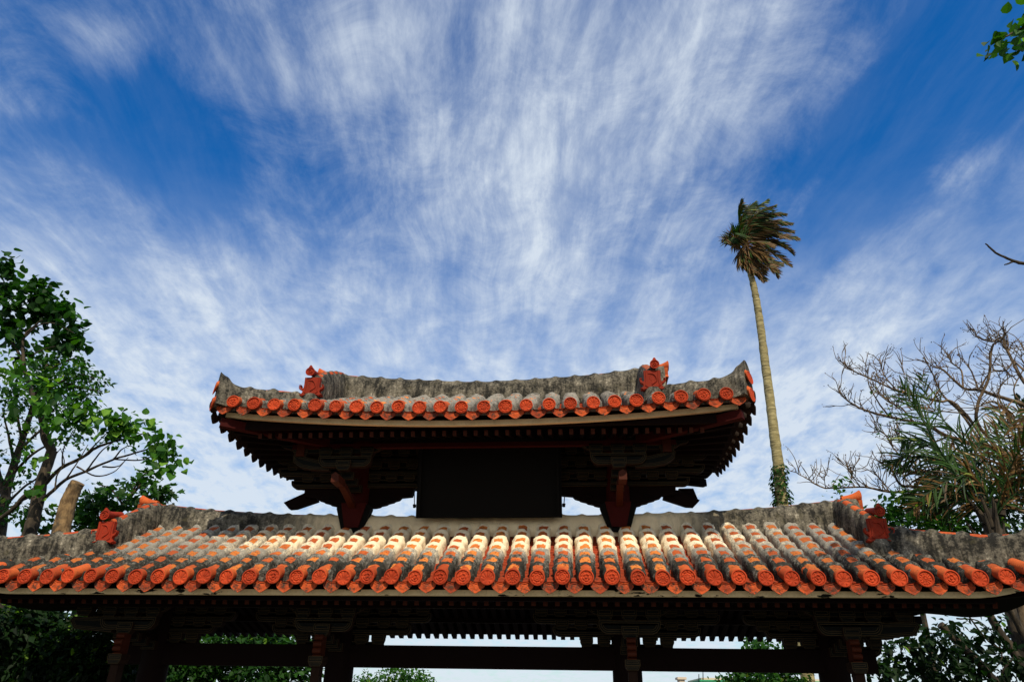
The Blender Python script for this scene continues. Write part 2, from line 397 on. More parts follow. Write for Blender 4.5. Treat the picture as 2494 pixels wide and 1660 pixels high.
# ------------------------------------------------------------------ the gate
gate = empty('gate')
tag(gate, 'two storeyed ceremonial gate with orange barrel tiled roofs and dark red painted timbers', 'gate')
P = .2473                                            # tile pitch
LOW = dict(e=1.5875, z=2.746, X=5.97, i0=-3, i1=43, ic=20, xg=4.42, ks=.21, s0=.505, c=.02)
UPR = dict(e=1.4637, z=4.631, X=3.16, i0=0, i1=23, ic=11.5, xg=2.08, ks=.235, s0=.455, c=.02)
def uplift(r, x):
    ax = abs(x)
    return .22*max(0, ax-4.9)**2 if r is LOW else .0137*ax*ax
def front(r, x, y):
    d_ = max(0, r['e']-abs(y)); return r['z']+r['s0']*d_+r['c']*d_*d_+uplift(r, x)*(1-d_/r['e'])**2
def side(r, x, y):
    d_ = r['X']-abs(x); return r['z']+uplift(r, r['X'])*(1-d_/(r['X']-r['xg']))**2*(abs(y)/r['e'])**2+r['ks']*d_+.0*abs(y)
def hgt(r, x, y):
    if abs(x) <= r['xg']: return front(r, x, y)
    return min(front(r, x, y), side(r, x, y))
def hipy(r, x):
    """y (negative) where the front slope meets the hip at this x, or the ridge base"""
    if abs(x) <= r['xg']-.12: return -.17
    y = -r['e']+.02
    while y < -.17 and front(r, x, y) < side(r, x, y): y += .01
    return y
def end_tile_mesh(kind):
    """round eave tile: flared clay barrel with a relief disc, face at y=0 looking to -y"""
    b = MB(); R_ = .076; n = 40; rings = []
    def prof(rr, th):
        if rr > .84: return -.013
        x, z = rr*math.cos(th), rr*math.sin(th)
        if kind == 0:      # open lotus, two rings of petals
            if rr < .2: return -.010
            if rr < .5: return -.003-.010*abs(math.cos(4*th))**.6*math.sin((rr-.2)/.3*math.pi)
            return -.001-.011*abs(math.sin(4*th))**.6*math.sin((rr-.5)/.34*math.pi)
        if kind == 1:      # shell fan above leaves
            dx, dz = x, z+.30; ph = math.atan2(dz, dx); q = math.hypot(dx, dz)
            if dz > 0 and q > .1: return -.002-.009*abs(math.sin(ph*6))**.7*min(1, q*2)*(1 if rr < .8 else .5)
            return -.002-.010*abs(math.sin(ph*3.5+.6))**.8*min(1, q*3)
        if kind == 2:      # peony, broad petals round a boss
            if rr < .17: return -.014
            if rr < .27: return -.001
            if rr < .55: return -.002-.012*abs(math.cos(2.5*th+.4))**.5*math.sin((rr-.27)/.28*math.pi)**.7
            return -.001-.009*abs(math.cos(4.5*th))**.5*math.sin((rr-.55)/.29*math.pi)
        if rr < .12: return -.012
        if rr < .5: return -.002-.009*abs(math.cos(8*th))**.8*(1-abs(rr-.3)/.25)
        if rr < .68: return -.010*abs(math.cos(14*th))
        return -.002
    for rr in (.001, .1, .15, .19, .23, .3, .37, .44, .50, .54, .6, .66, .72, .78, .83, .86, .93, .985, 1.0):
        off = prof(rr, 0) if rr > .84 else None
        rings.append([(rr*R_*math.cos(2*math.pi*j/n), (-.013 if rr < .985 else -.009) if off is not None else prof(rr, 2*math.pi*j/n)+.004, rr*R_*math.sin(2*math.pi*j/n)) for j in range(n)])
    b.rings(rings, 0, cap=False); rings = [rings[-1]]
    for (yy, rr) in ((.01, .0765), (.03, .073), (.06, .066), (.10, .063), (.22, .061)):
        rings.append([(rr*math.cos(2*math.pi*j/n), yy, rr*math.sin(2*math.pi*j/n)+yy*.45) for j in range(n)])
    b.rings(rings, 1, cap=False)
    return b
def drip_tile_mesh(v=0):
    """pointed pan-tile end: flared shield with a small flower, hanging below the eave"""
    b = MB(); nx, nz = 20, 14; grid = []
    q = random.Random(v)
    for a in range(nz+1):
        t = a/nz; row = []
        for k in range(nx+1):
            s = k/nx*2-1
            half = .066+.024*min(1, max(0, (t-.22)/.16))
            zt = .056-.018*(1-s*s)
            zb = -.016-.060*(1-abs(s)**1.25)
            zt2 = zt+(zb-zt)*t
            if abs(s) > .8: zt2 += .010*((abs(s)-.8)/.2)*t
            x = half*s
            y = -.024*t-.010*(1-abs(s))
            if t < .32: y -= .005*(1 if int(t*nz) % 2 == 0 else -1)
            else:
                rr = math.hypot(x/.04, (zt2+.012)/.03)
                if rr < 1: y -= .009*abs(math.cos(2.5*math.atan2(zt2+.012, x)))**.6*math.sin(rr*math.pi)+.004*(rr < .25)
                if abs(s) > .86 or t > .92: y -= .005
            row.append((x, y, zt2))
        grid.append(row)
    ids = [b.add(r_) for r_ in grid]; back = [b.add([(x, y+.014, z) for x, y, z in r_]) for r_ in grid]
    for a in range(nz):
        for k in range(nx):
            b.face((ids[a][k], ids[a+1][k], ids[a+1][k+1], ids[a][k+1]))
            b.face((back[a][k], back[a][k+1], back[a+1][k+1], back[a+1][k]))
    for a in range(nz):
        b.face((ids[a][0], back[a][0], back[a+1][0], ids[a+1][0])); b.face((ids[a][nx], ids[a+1][nx], back[a+1][nx], back[a][nx]))
    for k in range(nx):
        b.face((ids[nz][k], back[nz][k], back[nz][k+1], ids[nz][k+1])); b.face((ids[0][k], ids[0][k+1], back[0][k+1], back[0][k]))
    return b
PROTO = {}
def proto_obj(key, fn, name, mt, parent):
    """first use builds the mesh, later uses copy the object"""
    if key not in PROTO:
        o = fn().build(name, mt, parent); PROTO[key] = o; return o
    o = PROTO[key].copy(); COL.objects.link(o); o.parent = parent; return o
def darken_tile(o):
    for sl in o.material_slots: sl.link = 'OBJECT'; sl.material = M_sidetile
pat = random.Random(11)
def make_roof(name, r, rowmat, plas):
    e, X = r['e'], r['X']
    # body: closed height field with the pan tiles laid in the troughs between the rows
    b = MB()
    Xb, eb = X-.11, e-.15
    xs = sorted(set([-Xb+2*Xb*k/96 for k in range(97)]+[s*(r['xg']+q) for s in (-1, 1) for q in (-.004, .004)]))
    ys = [-eb+2*eb*k/32 for k in range(33)]
    top = [b.add([(x, y, hgt(r, x, y)-.100) for y in ys]) for x in xs]
    bot = [b.add([(x, y, hgt(r, x, y)-.165) for y in ys]) for x in xs]
    for a in range(len(xs)-1):
        for k in range(len(ys)-1):
            b.face((top[a][k], top[a+1][k], top[a+1][k+1], top[a][k+1]), 0)
            b.face((bot[a][k], bot[a][k+1], bot[a+1][k+1], bot[a+1][k]), 1)
    for a in range(len(xs)-1):
        b.face((top[a][0], bot[a][0], bot[a+1][0], top[a+1][0]), 2); b.face((top[a][-1], top[a+1][-1], bot[a+1][-1], bot[a][-1]), 2)
    for k in range(len(ys)-1):
        b.face((top[0][k], top[0][k+1], bot[0][k+1], bot[0][k]), 2); b.face((top[-1][k], bot[-1][k], bot[-1][k+1], top[-1][k+1]), 2)
    for i_ in range(r['i0']-1, r['i1']+1):                 # stepped pan tiles
        xc = (i_+.5-r['ic'])*P
        if abs(xc) > X-.12: continue
        y = -e+.03; yend = max(hipy(r, xc-.1), hipy(r, xc+.1))+.05; rise = .012
        while y < yend:
            y2 = y+.078; jz = pat.uniform(-.003, .003)
            A = []
            for (yy, lift) in ((y, rise), (y2+.01, 0)):
                A.append(b.add([(xc+q*P*.5, yy, front(r, xc, yy)-.082+lift+jz+.030*q*q) for q in (-1, -.6, -.2, .2, .6, 1)]))
            F = b.add([(xc+q*P*.5, y, front(r, xc, y)-.082-.006+jz+.030*q*q) for q in (-1, -.6, -.2, .2, .6, 1)])
            for k in range(5):
                b.face((A[0][k], A[0][k+1], A[1][k+1], A[1][k]), 0); b.face((F[k], F[k+1], A[0][k+1], A[0][k]), 0)
            y = y2
    roof = b.build(name, [M_pan, M_redd, M_redd], gate, angle=25)
    # barrel rows
    for i_ in range(r['i0'], r['i1']+1):
        x = (i_-r['ic'])*P; y1 = hipy(r, x)+.06
        x += pat.uniform(-.008, .008); ph = pat.uniform(-.07, .07)
        y0 = -e+.065+pat.uniform(-.015, .025); n = 15
        if y1-y0 > .03:
            N = max(6, int((y1-y0)/.0175)); rg = []; uv = []; cum = y0+e
            for k in range(N+1):
                y = y0+(y1-y0)*k/N; z = front(r, x, y)
                sl = r['s0']+2*r['c']*(y+e); L = math.hypot(1, sl); nv = Vector((0, -sl/L, 1/L))
                u = (y+e-.19)/.208+ph; fr = u % 1
                band = math.exp(-((fr-.17)/.17)**2)
                ring = []; uu = []
                for j in range(n):
                    aa = (j/(n-1)*2-1)*rad(112); va = aa/math.pi
                    lump = mnoise.noise((x*9+5, y*14, aa*1.7))
                    rr = .077+.016*band*(1+.6*lump)+.014*lump*min(1, abs(aa)/.5)+.005*mnoise.noise((x*31, y*38, aa*5))-(.004 if band < .3 and abs(aa) < .6 else 0)+.020*max(0, abs(math.sin(aa))-.45)
                    if k == 0: rr -= .022
                    pv = Vector((x, y, z))+(Vector((math.sin(aa), 0, 0))+nv*math.cos(aa))*rr
                    if j in (0, n-1): pv = Vector((pv.x+math.copysign(.006, aa), pv.y, z-.088))
                    ring.append(pv)
                    uu.append((u, va))
                rg.append(ring); uv.append(uu)
            t = MB(); t.rings(rg, 0, closed=False, cap=False, uv=uv)
            t.face(list(range(n))[::-1], 0, [(.1, .5)]*n)
            t.build('tile_row', rowmat, roof, angle=60)
        kind = pat.choice((0, 0, 1, 1, 2, 2, 2, 3))
        o = proto_obj(('end', kind), lambda: end_tile_mesh(kind), 'end_tile', [M_disc, M_tile], roof)
        o.location = (x, -e-.055+pat.uniform(-.012, .012), front(r, x, -e)+pat.uniform(-.006, .006)); o.rotation_euler = (pat.uniform(-.07, .04), pat.uniform(-.2, .2), pat.uniform(-.06, .06)); q_ = pat.uniform(.96, 1.05); o.scale = (q_, 1, q_)
    for i_ in range(r['i0']-1, r['i1']+1):
        x = (i_+.5-r['ic'])*P; v = pat.randrange(3)
        if abs(x) > X-.1: continue
        o = proto_obj(('drip', v), lambda: drip_tile_mesh(v), 'drip_tile', M_drip, roof)
        dz = front(r, x+.1, -e)-front(r, x-.1, -e)
        o.location = (x+pat.uniform(-.006, .006), -e+.004, front(r, x, -e)-.076); o.rotation_euler = (0, -math.atan2(dz, .2)+pat.uniform(-.05, .05), 0)
    # hip sides: their own rows and eave tiles, seen edge-on
    for s in (-1, 1):
        t = MB()
        n_ = int(2*e/P)
        for k in range(n_+1):
            y = (k-n_/2)*P
            pts = []
            for q in range(8):
                x = X-.12-(X-.12-r['xg']-.02)*q/7
                if side(r, x, y) <= front(r, x, y)+.001: pts.append((s*x, y, side(r, x, y)+.02))
            if len(pts) > 1: t.tube(pts, .088, .088, 10, 0)
            if r is UPR:
                o = proto_obj(('end', 0), None, 'end_tile', None, roof)
                o.location = (s*(X+.01), y, hgt(r, X, y)+.0); o.rotation_euler = (0, 0, s*math.pi/2); darken_tile(o)
        if t.v: t.build('side_tiles', rowmat, roof)
        if r is UPR:
            for k in range(n_+2):
                y = (k-.5-n_/2)*P
                if abs(y) > e: continue
                o = proto_obj(('drip', k % 3), None, 'drip_tile', None, roof)
                dz = hgt(r, X, y+.1)-hgt(r, X, y-.1)
                o.location = (s*(X+.005), y, hgt(r, X, y)-.075); o.rotation_euler = (0, 0, s*math.pi/2); darken_tile(o)
    return roof
lower_roof = make_roof('lower_roof', LOW, M_rowlow, M_plaslow)
upper_roof = make_roof('upper_roof', UPR, M_rowup, M_plas)

def band(name, path, halfw, base, top, plas, parent, step=.27, caps=True, ph=.1, lump=.022, capend=0, flat=.8):
    """plastered ridge swept along path; base(p), top(p) give its lower and upper height there"""
    rg = []; n = 22; path = [Vector(p) for p in path]; s = 0; caplist = []
    for k, p in enumerate(path):
        if k: s += (p-path[k-1]).length
        t = (path[min(k+1, len(path)-1)]-path[max(k-1, 0)]); t.z = 0; t.normalize(); o = Vector((t.y, -t.x, 0))
        fr = ((s/step+ph) % 1); bm = math.exp(-((fr-.5)/.16)**2)
        hw = halfw(s) if callable(halfw) else halfw
        z0, z1 = base(p, s), top(p, s); h = z1-z0; ring = []
        for j in range(n):
            a = math.pi*j/(n-1); ca, sa = math.cos(a), math.sin(a)
            ca = math.copysign(abs(ca)**flat, ca); sa = sa**.72
            l = mnoise.noise((p.x*3.1+j*.25, p.y*3.1+z0, j*.31))*.010+mnoise.noise((p.x*11, p.y*11+j*.6, 3.3))*.005
            q = p+o*ca*(hw*(1+.03*bm)+l); z = z0+sa*(h+lump*bm*max(0, sa)**4+l)
            ring.append((q.x, q.y, z))
        rg.append(ring)
        caplist.append((p, z1, fr, t, o))
    b = MB(); b.rings(rg, 0)
    ob = b.build(name, plas, parent, angle=70)
    if caps:
        c = MB(); run = []
        def flush(run):
            if len(run) > 1:
                c.rings([[p+o*math.cos(math.pi*j/8)*.052+Vector((0, 0, z1-p.z-.034+.039*math.sin(math.pi*j/8))) for j in range(9)] for p, z1, t, o in run], 0)
        for p, z1, fr, t, o in caplist:
            if abs(fr-.5) > .17 and not (capend and p is caplist[-1][0]) and not (capend and (p-path[-1]).length < capend): run.append((p, z1, t, o))
            else: flush(run); run = []
        flush(run)
        if c.v: c.build('ridge_cap_tiles', M_tile, ob, angle=50)
    return ob
def linepath(pts, step=.022):
    pts = [Vector(p) for p in pts]; out = []
    for a, b in zip(pts, pts[1:]):
        n = max(1, int((b-a).length/step)); out += [a.lerp(b, k/n) for k in range(n)]
    return out+[pts[-1]]
def seg(x, pts):
    for (x0, z0), (x1, z1) in zip(pts, pts[1:]):
        if x <= x1: return z0+(z1-z0)*(x-x0)/(x1-x0)
    return pts[-1][1]
lowtop = [(0, 3.745), (.9, 3.752), (1.6, 3.765), (2.7, 3.79), (3.6, 3.85), (4.1, 3.905), (4.65, 3.95)]
uptop = [(0, 5.605), (.45, 5.615), (1.1, 5.655), (1.6, 5.70), (2.0, 5.745), (2.42, 5.80)]
band('main_ridge', linepath([(-4.56, 0, 0), (4.56, 0, 0)]), .165, lambda p, s: front(LOW, 0, -.1)-.09, lambda p, s: seg(abs(p.x), lowtop)-.018, M_plaslow, lower_roof)
band('main_ridge', linepath([(-2.38, 0, 0), (2.38, 0, 0)]), .165, lambda p, s: front(UPR, 0, -.1)-.09, lambda p, s: seg(abs(p.x), uptop)-.018, M_plas, upper_roof, ph=.35)

def plaque(s, cx, y, zt, parent):
    """demon-tile plaque at the foot of a descending ridge: body, curled wings, flared foot, relief"""
    b = MB()
    half = [(.100, 0), (.097, -.10), (.100, -.140), (.120, -.142), (.134, -.124), (.130, -.104), (.146, -.104), (.150, -.132), (.136, -.160),
            (.116, -.172), (.106, -.190), (.120, -.216), (.146, -.232), (.140, -.250), (.105, -.256), (.075, -.240), (.04, -.226), (0, -.222)]
    poly = [(cx+x, zt+z) for x, z in half]+[(cx-x, zt+z) for x, z in half[-2::-1]]
    b.prism(poly, y, y+.05, 0)
    inner = [(.070, -.018), (.066, -.10), (.070, -.15), (.080, -.19), (.04, -.205), (0, -.200)]
    rim = [(x+.012, z+(.012 if z > -.1 else -.008)) for x, z in inner]
    for sx in (-1, 1):
        for k in range(len(inner)-2):
            b.obox((cx+sx*rim[k][0]*.92, y+.001, zt+rim[k][1]), (cx+sx*rim[k+1][0]*.92, y+.001, zt+rim[k+1][1]), .018, .012)
        b.tube(smoothpath([(cx+sx*.116, y-.004, zt-.172), (cx+sx*.145, y-.012, zt-.155), (cx+sx*.150, y-.012, zt-.11), (cx+sx*.126, y-.004, zt-.108)], 5), .006, .005, 7)
        b.tube(smoothpath([(cx+sx*.05, y-.006, zt-.225), (cx+sx*.105, y-.012, zt-.243), (cx+sx*.146, y-.006, zt-.228)], 5), .006, .005, 7)
    sw = [(cx+.045*math.cos(a)*(1-a/9)-.005, y+.003, zt-.105+.062*math.sin(a)*(1-a/9)) for a in [k*.42 for k in range(15)]]
    b.tube(sw, .008, .004, 7)
    b.tube(smoothpath([(cx-.05, y+.001, zt-.04), (cx+.02, y-.006, zt-.055), (cx+.05, y-.004, zt-.13), (cx-.01, y-.006, zt-.185)], 5), .008, .006, 7)
    o = b.build('ridge_ornament', M_orn, parent, angle=45)
    # finial: flared barrel with a swirl disc and a pointed crest
    f = MB(); n = 28; fz = zt+.072; fx = cx+s*.035; rg = []
    for yy, rr in ((.30, .040), (.12, .042), (.05, .047), (.0, .056), (-.012, .058), (-.012, .048), (-.002, .046), (-.002, .001)):
        rg.append([(fx+rr*math.cos(2*math.pi*j/n), y+yy-.02, fz+rr*math.sin(2*math.pi*j/n)+max(0, math.sin(2*math.pi*j/n)-.90)*(.30 if rr > .05 else 0)+yy*.22) for j in range(n)])
    f.rings(rg)
    for q in range(3):
        a0_ = q*2.094
        f.tube([(fx+.040*(.25+.75*k/9)*math.cos(a0_+k*.28), y-.026, fz+.040*(.25+.75*k/9)*math.sin(a0_+k*.28)) for k in range(10)], .008, .004, 6)
    f.build('finial', M_orn, o, angle=45)
    return o
def ornaments(r, roof, plas, cx, yf, zt, ridge_pts, hip_pts, endtop):
    for s in (-1, 1):
        pts = smoothpath([(s*x, y, z) for x, y, z in ridge_pts], 14)
        def topz(p, sd, pts=pts):
            k = min(range(len(pts)), key=lambda q: (pts[q].x-p.x)**2+(pts[q].y-p.y)**2); return pts[k].z
        dr = band('descending_ridge', [(p.x, p.y, 0) for p in pts], .11, lambda p, sd: front(r, p.x, p.y)-.06, topz, plas, roof, step=.17, ph=.2, lump=.012)
        o = plaque(s, s*cx, yf, zt, dr)
        # rounded mortar seat under the plaque
        m = MB(); n = 18; rg = []
        zb = front(r, cx, yf)
        for q, rr in ((0, .125), (.25, .122), (.8, .108), (1.0, .098)):
            rg.append([(s*cx+rr*math.cos(2*math.pi*j/n), yf+.075+rr*1.15*math.sin(2*math.pi*j/n), zb+(zt-.225-zb)*q) for j in range(n)])
        m.rings(rg); m.build('ornament_seat', plas, dr, angle=60)
        # hip ridge to the corner with an upturned flared end
        hp = smoothpath([(s*x, y, z) for x, y, z in hip_pts], 12)
        L = sum((hp[k+1]-hp[k]).length for k in range(len(hp)-1))
        def hz(p, sd, hp=hp):
            k = min(range(len(hp)), key=lambda q: (hp[q].x-p.x)**2+(hp[q].y-p.y)**2); return hp[k].z
        hr = band('hip_ridge', [(p.x, p.y, 0) for p in hp], lambda sd, L=L: .105+.035*max(0, (sd-L+.35)/.35)**2,
                  lambda p, sd: hgt(r, min(abs(p.x), r['X']), max(-r['e'], min(r['e'], p.y)))-.05, hz, plas, roof, ph=.6, lump=.028, capend=.45)
        e0, e1 = hp[-2], hp[-1]; t = (e1-e0); t.z = 0; t.normalize()
        ang = math.atan2(t.x, -t.y)
        for zz, rt in endtop:
            o2 = proto_obj(('end', 0), None, 'end_tile', None, hr)
            o2.location = (e1.x+t.x*.030, e1.y+t.y*.030, zz); o2.rotation_euler = (rt, 0, ang); o2.scale = (1.05, .28, 1.05)
ornaments(LOW, lower_roof, M_plaslow, 4.385, -.98, 3.470,
          [(4.32, -.10, 3.90), (4.33, -.35, 3.82), (4.36, -.62, 3.66), (4.385, -.92, 3.50)],
          [(4.42, -.86, 3.42), (4.75, -1.02, 3.335), (5.1, -1.18, 3.265), (5.42, -1.32, 3.215), (5.68, -1.42, 3.265), (5.90, -1.55, 3.47)],
          ((3.20, 0), (2.98, 0)))
ornaments(UPR, upper_roof, M_plas, 2.095, -1.10, 5.225,
          [(2.10, -.10, 5.74), (2.10, -.40, 5.62), (2.10, -.75, 5.44), (2.095, -1.04, 5.27)],
          [(2.10, -.92, 5.01), (2.35, -1.10, 5.025), (2.6, -1.23, 5.00), (2.82, -1.32, 4.99), (2.99, -1.38, 5.05), (3.11, -1.46, 5.16)],
          ((4.94, -.1), (4.73, 0)))
# finials and end plates of the main ridges
for r, roof, xe, ze in ((LOW, lower_roof, 4.46, 3.93), (UPR, upper_roof, 2.28, 5.745)):
    for s in (-1, 1):
        f = MB(); n = 24
        f.rings([[(s*(xe+dx), rr*math.cos(2*math.pi*j/n), ze+dz+rr*math.sin(2*math.pi*j/n)) for j in range(n)]
                 for dx, dz, rr in ((-.06, -.012, .044), (.03, .004, .044), (.09, .018, .050), (.135, .028, .062), (.165, .034, .074), (.171, .034, .064), (.15, .03, .045))])
        f.build('ridge_finial', M_tile, roof, angle=50)
        f = MB(); x0 = xe+.10
        yz = [(-.12, -.04), (.12, -.04), (.10, -.14), (.15, -.19), (-.15, -.19), (-.10, -.14)]
        a = f.add([(s*x0, y, ze+z) for y, z in yz]); c = f.add([(s*(x0+.045), y, ze+z) for y, z in yz])
        f.face(a); f.face(c[::-1])
        for k in range(6): f.face((a[k], a[(k+1) % 6], c[(k+1) % 6], c[k]))
        f.build('ridge_end_plate', M_tile, roof, smooth=False)
# ------------------------------------------------------------------ timbers
A_, B_ = 1.683, 3.97
PM = [M_line, M_dark, M_bside]                        # painted() materials: 0 line, 1 dark, 2 timber side
def disc_col(name, x, y, z0, z1, r0, mt, n=24):
    b = MB(); b.rings([[(x+rr*math.cos(2*math.pi*j/n), y+rr*math.sin(2*math.pi*j/n), z) for j in range(n)] for z, rr in ((z0, r0), (z1, r0*.97))])
    return b.build(name, mt, gate)
for x in (-B_, -A_, A_, B_):
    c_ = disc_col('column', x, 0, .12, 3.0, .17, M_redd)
    b = MB(); n = 24
    b.rings([[(x+rr*math.cos(2*math.pi*j/n), rr*math.sin(2*math.pi*j/n), z) for j in range(n)] for z, rr in ((0, .30), (.10, .28), (.16, .20))])
    b.build('base_stone', M_path, c_)
for s in (-1, 1):
    u = disc_col('upper_column', s*1.675, .0, 3.0, 4.9, .155, M_red)
    x = s*1.662
    b = MB(); b.prism([(x-.225, 3.80), (x-.125, 3.50), (x+.125, 3.50), (x+.225, 3.80), (x+.20, 3.845), (x-.20, 3.845)], -.205, -.10, 0)
    b.build('lead_flashing', M_black, u, smooth=False)
    b = MB(); b.prism([(x-.160, 3.86), (x-.148, 3.80), (x-.088, 3.555), (x+.088, 3.555), (x+.148, 3.80), (x+.160, 3.86)], -.235, -.12, 0)
    b.build('base_panel', M_red, u, smooth=False)
    # pentagon-ended beam and slanting strut
    b = MB(); xb = s*1.69
    b.prism([(xb-.046, 3.925), (xb+.046, 3.925), (xb+.046, 4.015), (xb, 4.045), (xb-.046, 4.015)], -.98, -.74, 0)
    b.build('beam_end', M_brown, u, smooth=False)
    b = MB()
    pts = smoothpath([(s*1.668, -.76, 3.95), (s*1.672, -.52, 3.90), (s*1.678, -.14, 3.80)], 4)
    for p, q in zip(pts, pts[1:]): b.obox(p, q, .080, .06)
    b.build('strut', M_brown, u, smooth=False)
    # lobed boards either side of the column, with a tail beam running out
    for o in (1, -1):
        f = lambda dx: s*1.665+s*o*dx
        out = o == 1
        pl = [(f(.10), 4.12), (f(.74 if out else .73), 4.12), (f(.73 if out else .70), 3.995), (f(.56), 3.982), (f(.53), 3.95), (f(.475), 3.935), (f(.46), 3.922), (f(.39), 3.905), (f(.37), 3.890), (f(.30), 3.875), (f(.285), 3.862), (f(.23), 3.85), (f(.10), 3.845)]
        b = MB(); b.prism(pl, -.045, .045, 0)
        sp = [(f(.36)+.05*math.cos(a)*(1-a/8), -.05, 3.965+.035*math.sin(a)*(1-a/8)) for a in [k*.45 for k in range(13)]]
        b.tube(sp, .007, .004, 6, 1)
        b.tube(smoothpath([(f(.50), -.05, 3.985), (f(.44), -.05, 3.95), (f(.3), -.05, 3.905), (f(.15), -.05, 3.885)], 5), .007, .005, 6, 1)
        b.build('carved_board', [M_redd, M_black], u, smooth=False)
    f = lambda dx: s*1.665+s*dx
    b = MB(); b.prism([(f(.60), 4.06), (f(.76), 4.075), (f(1.035), 3.945), (f(.95), 3.862), (f(.86), 3.868), (f(.58), 3.965)], .05, .14, 0)
    b.build('tail_beam', M_redd, u, smooth=False)
    if s > 0:
        b = MB(); b.prism([(f(.80), 4.12), (f(.985), 4.12), (f(1.03), 3.975), (f(.90), 3.985)], .15, .24, 0); b.build('tail_block', M_redd, u, smooth=False)
# tie beams
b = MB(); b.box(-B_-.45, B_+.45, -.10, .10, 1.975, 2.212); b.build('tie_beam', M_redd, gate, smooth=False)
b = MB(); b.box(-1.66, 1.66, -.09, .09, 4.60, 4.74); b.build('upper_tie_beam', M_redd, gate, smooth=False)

# eave boards, purlins, rafters
def eave_board(r, roof, name, y, ztop, zbot, xe, mt):
    b = MB(); N = 80; t = []; q = []
    for k in range(N+1):
        x = -xe+2*xe*k/N; uu = uplift(r, x)*(1.25 if r is LOW else 1.22)
        t.append(b.add([(x, y, zz+uu) for zz in (zbot, ztop)]+[(x, y+.05, zz+uu) for zz in (ztop, zbot)]))
    for k in range(N):
        for j in range(4): b.face((t[k][j], t[k+1][j], t[k+1][(j+1) % 4], t[k][(j+1) % 4]))
    b.face(t[0]); b.face(t[-1][::-1])
    return b.build(name, mt, roof, smooth=False)
eave_board(LOW, lower_roof, 'eave_board', -1.5, 2.643, 2.588, 5.55, M_board)
eave_board(UPR, upper_roof, 'eave_board', -1.36, 4.526, 4.466, 2.99, M_boardup)
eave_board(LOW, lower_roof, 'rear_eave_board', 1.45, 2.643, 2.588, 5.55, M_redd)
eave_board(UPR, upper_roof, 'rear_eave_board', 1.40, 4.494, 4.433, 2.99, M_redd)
def fascia(roof, x, y0, y1, z0, z1):
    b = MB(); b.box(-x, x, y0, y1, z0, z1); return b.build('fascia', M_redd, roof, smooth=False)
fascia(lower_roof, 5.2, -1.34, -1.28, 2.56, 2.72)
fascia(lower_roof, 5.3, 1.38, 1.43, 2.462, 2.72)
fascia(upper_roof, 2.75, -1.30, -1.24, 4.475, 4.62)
def rafters(r, roof, name, n, y0, y1, zc, w_, h_, xm, mt, rear=False, sl=.30):
    k0 = None
    for k in range(n):
        x = (k-(n-1)/2)*P/2; sg = 1 if rear else -1
        if k0 is None:
            b = MB(); b.obox((0, sg*y0, 0), (0, sg*y1, (y0-y1)*sl), w_, h_); b.m = [0]+[1]*5; k0 = b.build(name, [mt, M_redd], roof, smooth=False); o = k0
        else: o = k0.copy(); COL.objects.link(o)
        o.location = (x, 0, zc)
rafters(LOW, lower_roof, 'rafter', 86, 1.20, .05, 2.557, .048, .060, 5.2, M_brown)
rafters(UPR, upper_roof, 'upper_rafter', 43, 1.20, .05, 4.428, .044, .062, 2.6, M_brown)  # ordinary rafters of the upper eave, same kind as the lower ones
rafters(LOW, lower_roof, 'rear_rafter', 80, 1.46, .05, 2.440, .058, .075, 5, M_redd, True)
for s in (-1, 1):                                     # fanned rafters beneath the upper hips
    for k in range(13):
        y = -1.30+k*.21; b = MB(); f = (abs(y)/1.3)**2
        b.obox((s*2.02, y*.62, 4.50), (s*2.98, y, 4.455+.10*f), .045, .05); b.build('hip_rafter', M_redd, upper_roof, smooth=False)
    b = MB(); b.obox((s*1.9, -.75, 4.47), (s*3.02, -1.40, 4.53), .09, .10); b.build('corner_rafter', M_red, upper_roof, smooth=False)
    b = MB(); b.obox((s*1.9, .75, 4.47), (s*3.02, 1.40, 4.53), .09, .10); b.build('corner_rafter', M_redd, upper_roof, smooth=False)
    b = MB(); b.obox((s*4.2, -.75, 2.60), (s*5.6, -1.42, 2.68), .09, .10); b.build('corner_rafter', M_redd, lower_roof, smooth=False)
    b = MB(); b.obox((s*4.2, .75, 2.60), (s*5.6, 1.42, 2.68), .09, .10); b.build('corner_rafter', M_redd, lower_roof, smooth=False)
for z, roof, xm in ((2.585, lower_roof, 4.85), (4.44, upper_roof, 2.35)):
    for y in (-.78, .78):
        b = MB(); b.box(-xm, xm, y, y+.07, z-.035, z+.02); b.build('purlin', M_red if y < 0 and roof is upper_roof else M_redd, roof, smooth=False)

# painted brackets
def block(parent, x, y, zt, w_, h_, dy=.10):
    """bearing block: upright face over a tapering foot, both with painted lines"""
    b = MB(); m = zt-h_*.56; zb = zt-h_
    b.painted([(x-w_/2, m), (x+w_/2, m), (x+w_/2, zt), (x-w_/2, zt)], y, y+dy, [(.005, 0), (.017, 1), (.022, 0)])
    b.painted([(x-w_*.36, zb), (x+w_*.36, zb), (x+w_*.5, m-.002), (x-w_*.5, m-.002)], y+.004, y+dy-.004, [(.004, 0), (.012, 1), (.015, 0)])
    return b.build('bracket_block', PM, parent, smooth=False)
def arm(parent, x0, x1, y, zt, h_, left=True, right=True, dy=.09, name='bracket_arm'):
    """bracket arm with rounded lower ends"""
    R_ = h_*.75; pl = [(x0, zt), (x1, zt)]
    def corner(x, sg): return [(x-sg*R_*(1-math.cos(a)), zt-h_+R_*(1-math.sin(a))) for a in (0, rad(25), rad(50), rad(72), rad(90))]
    pl += corner(x1, 1) if right else [(x1, zt-h_)]
    pl += corner(x0, -1)[::-1] if left else [(x0, zt-h_)]
    b = MB(); b.painted(pl, y, y+dy, [(.006, 0), (.021, 1), (.027, 0), (.041, 1), (.046, 0)])
    return b.build(name, PM, parent, smooth=False)
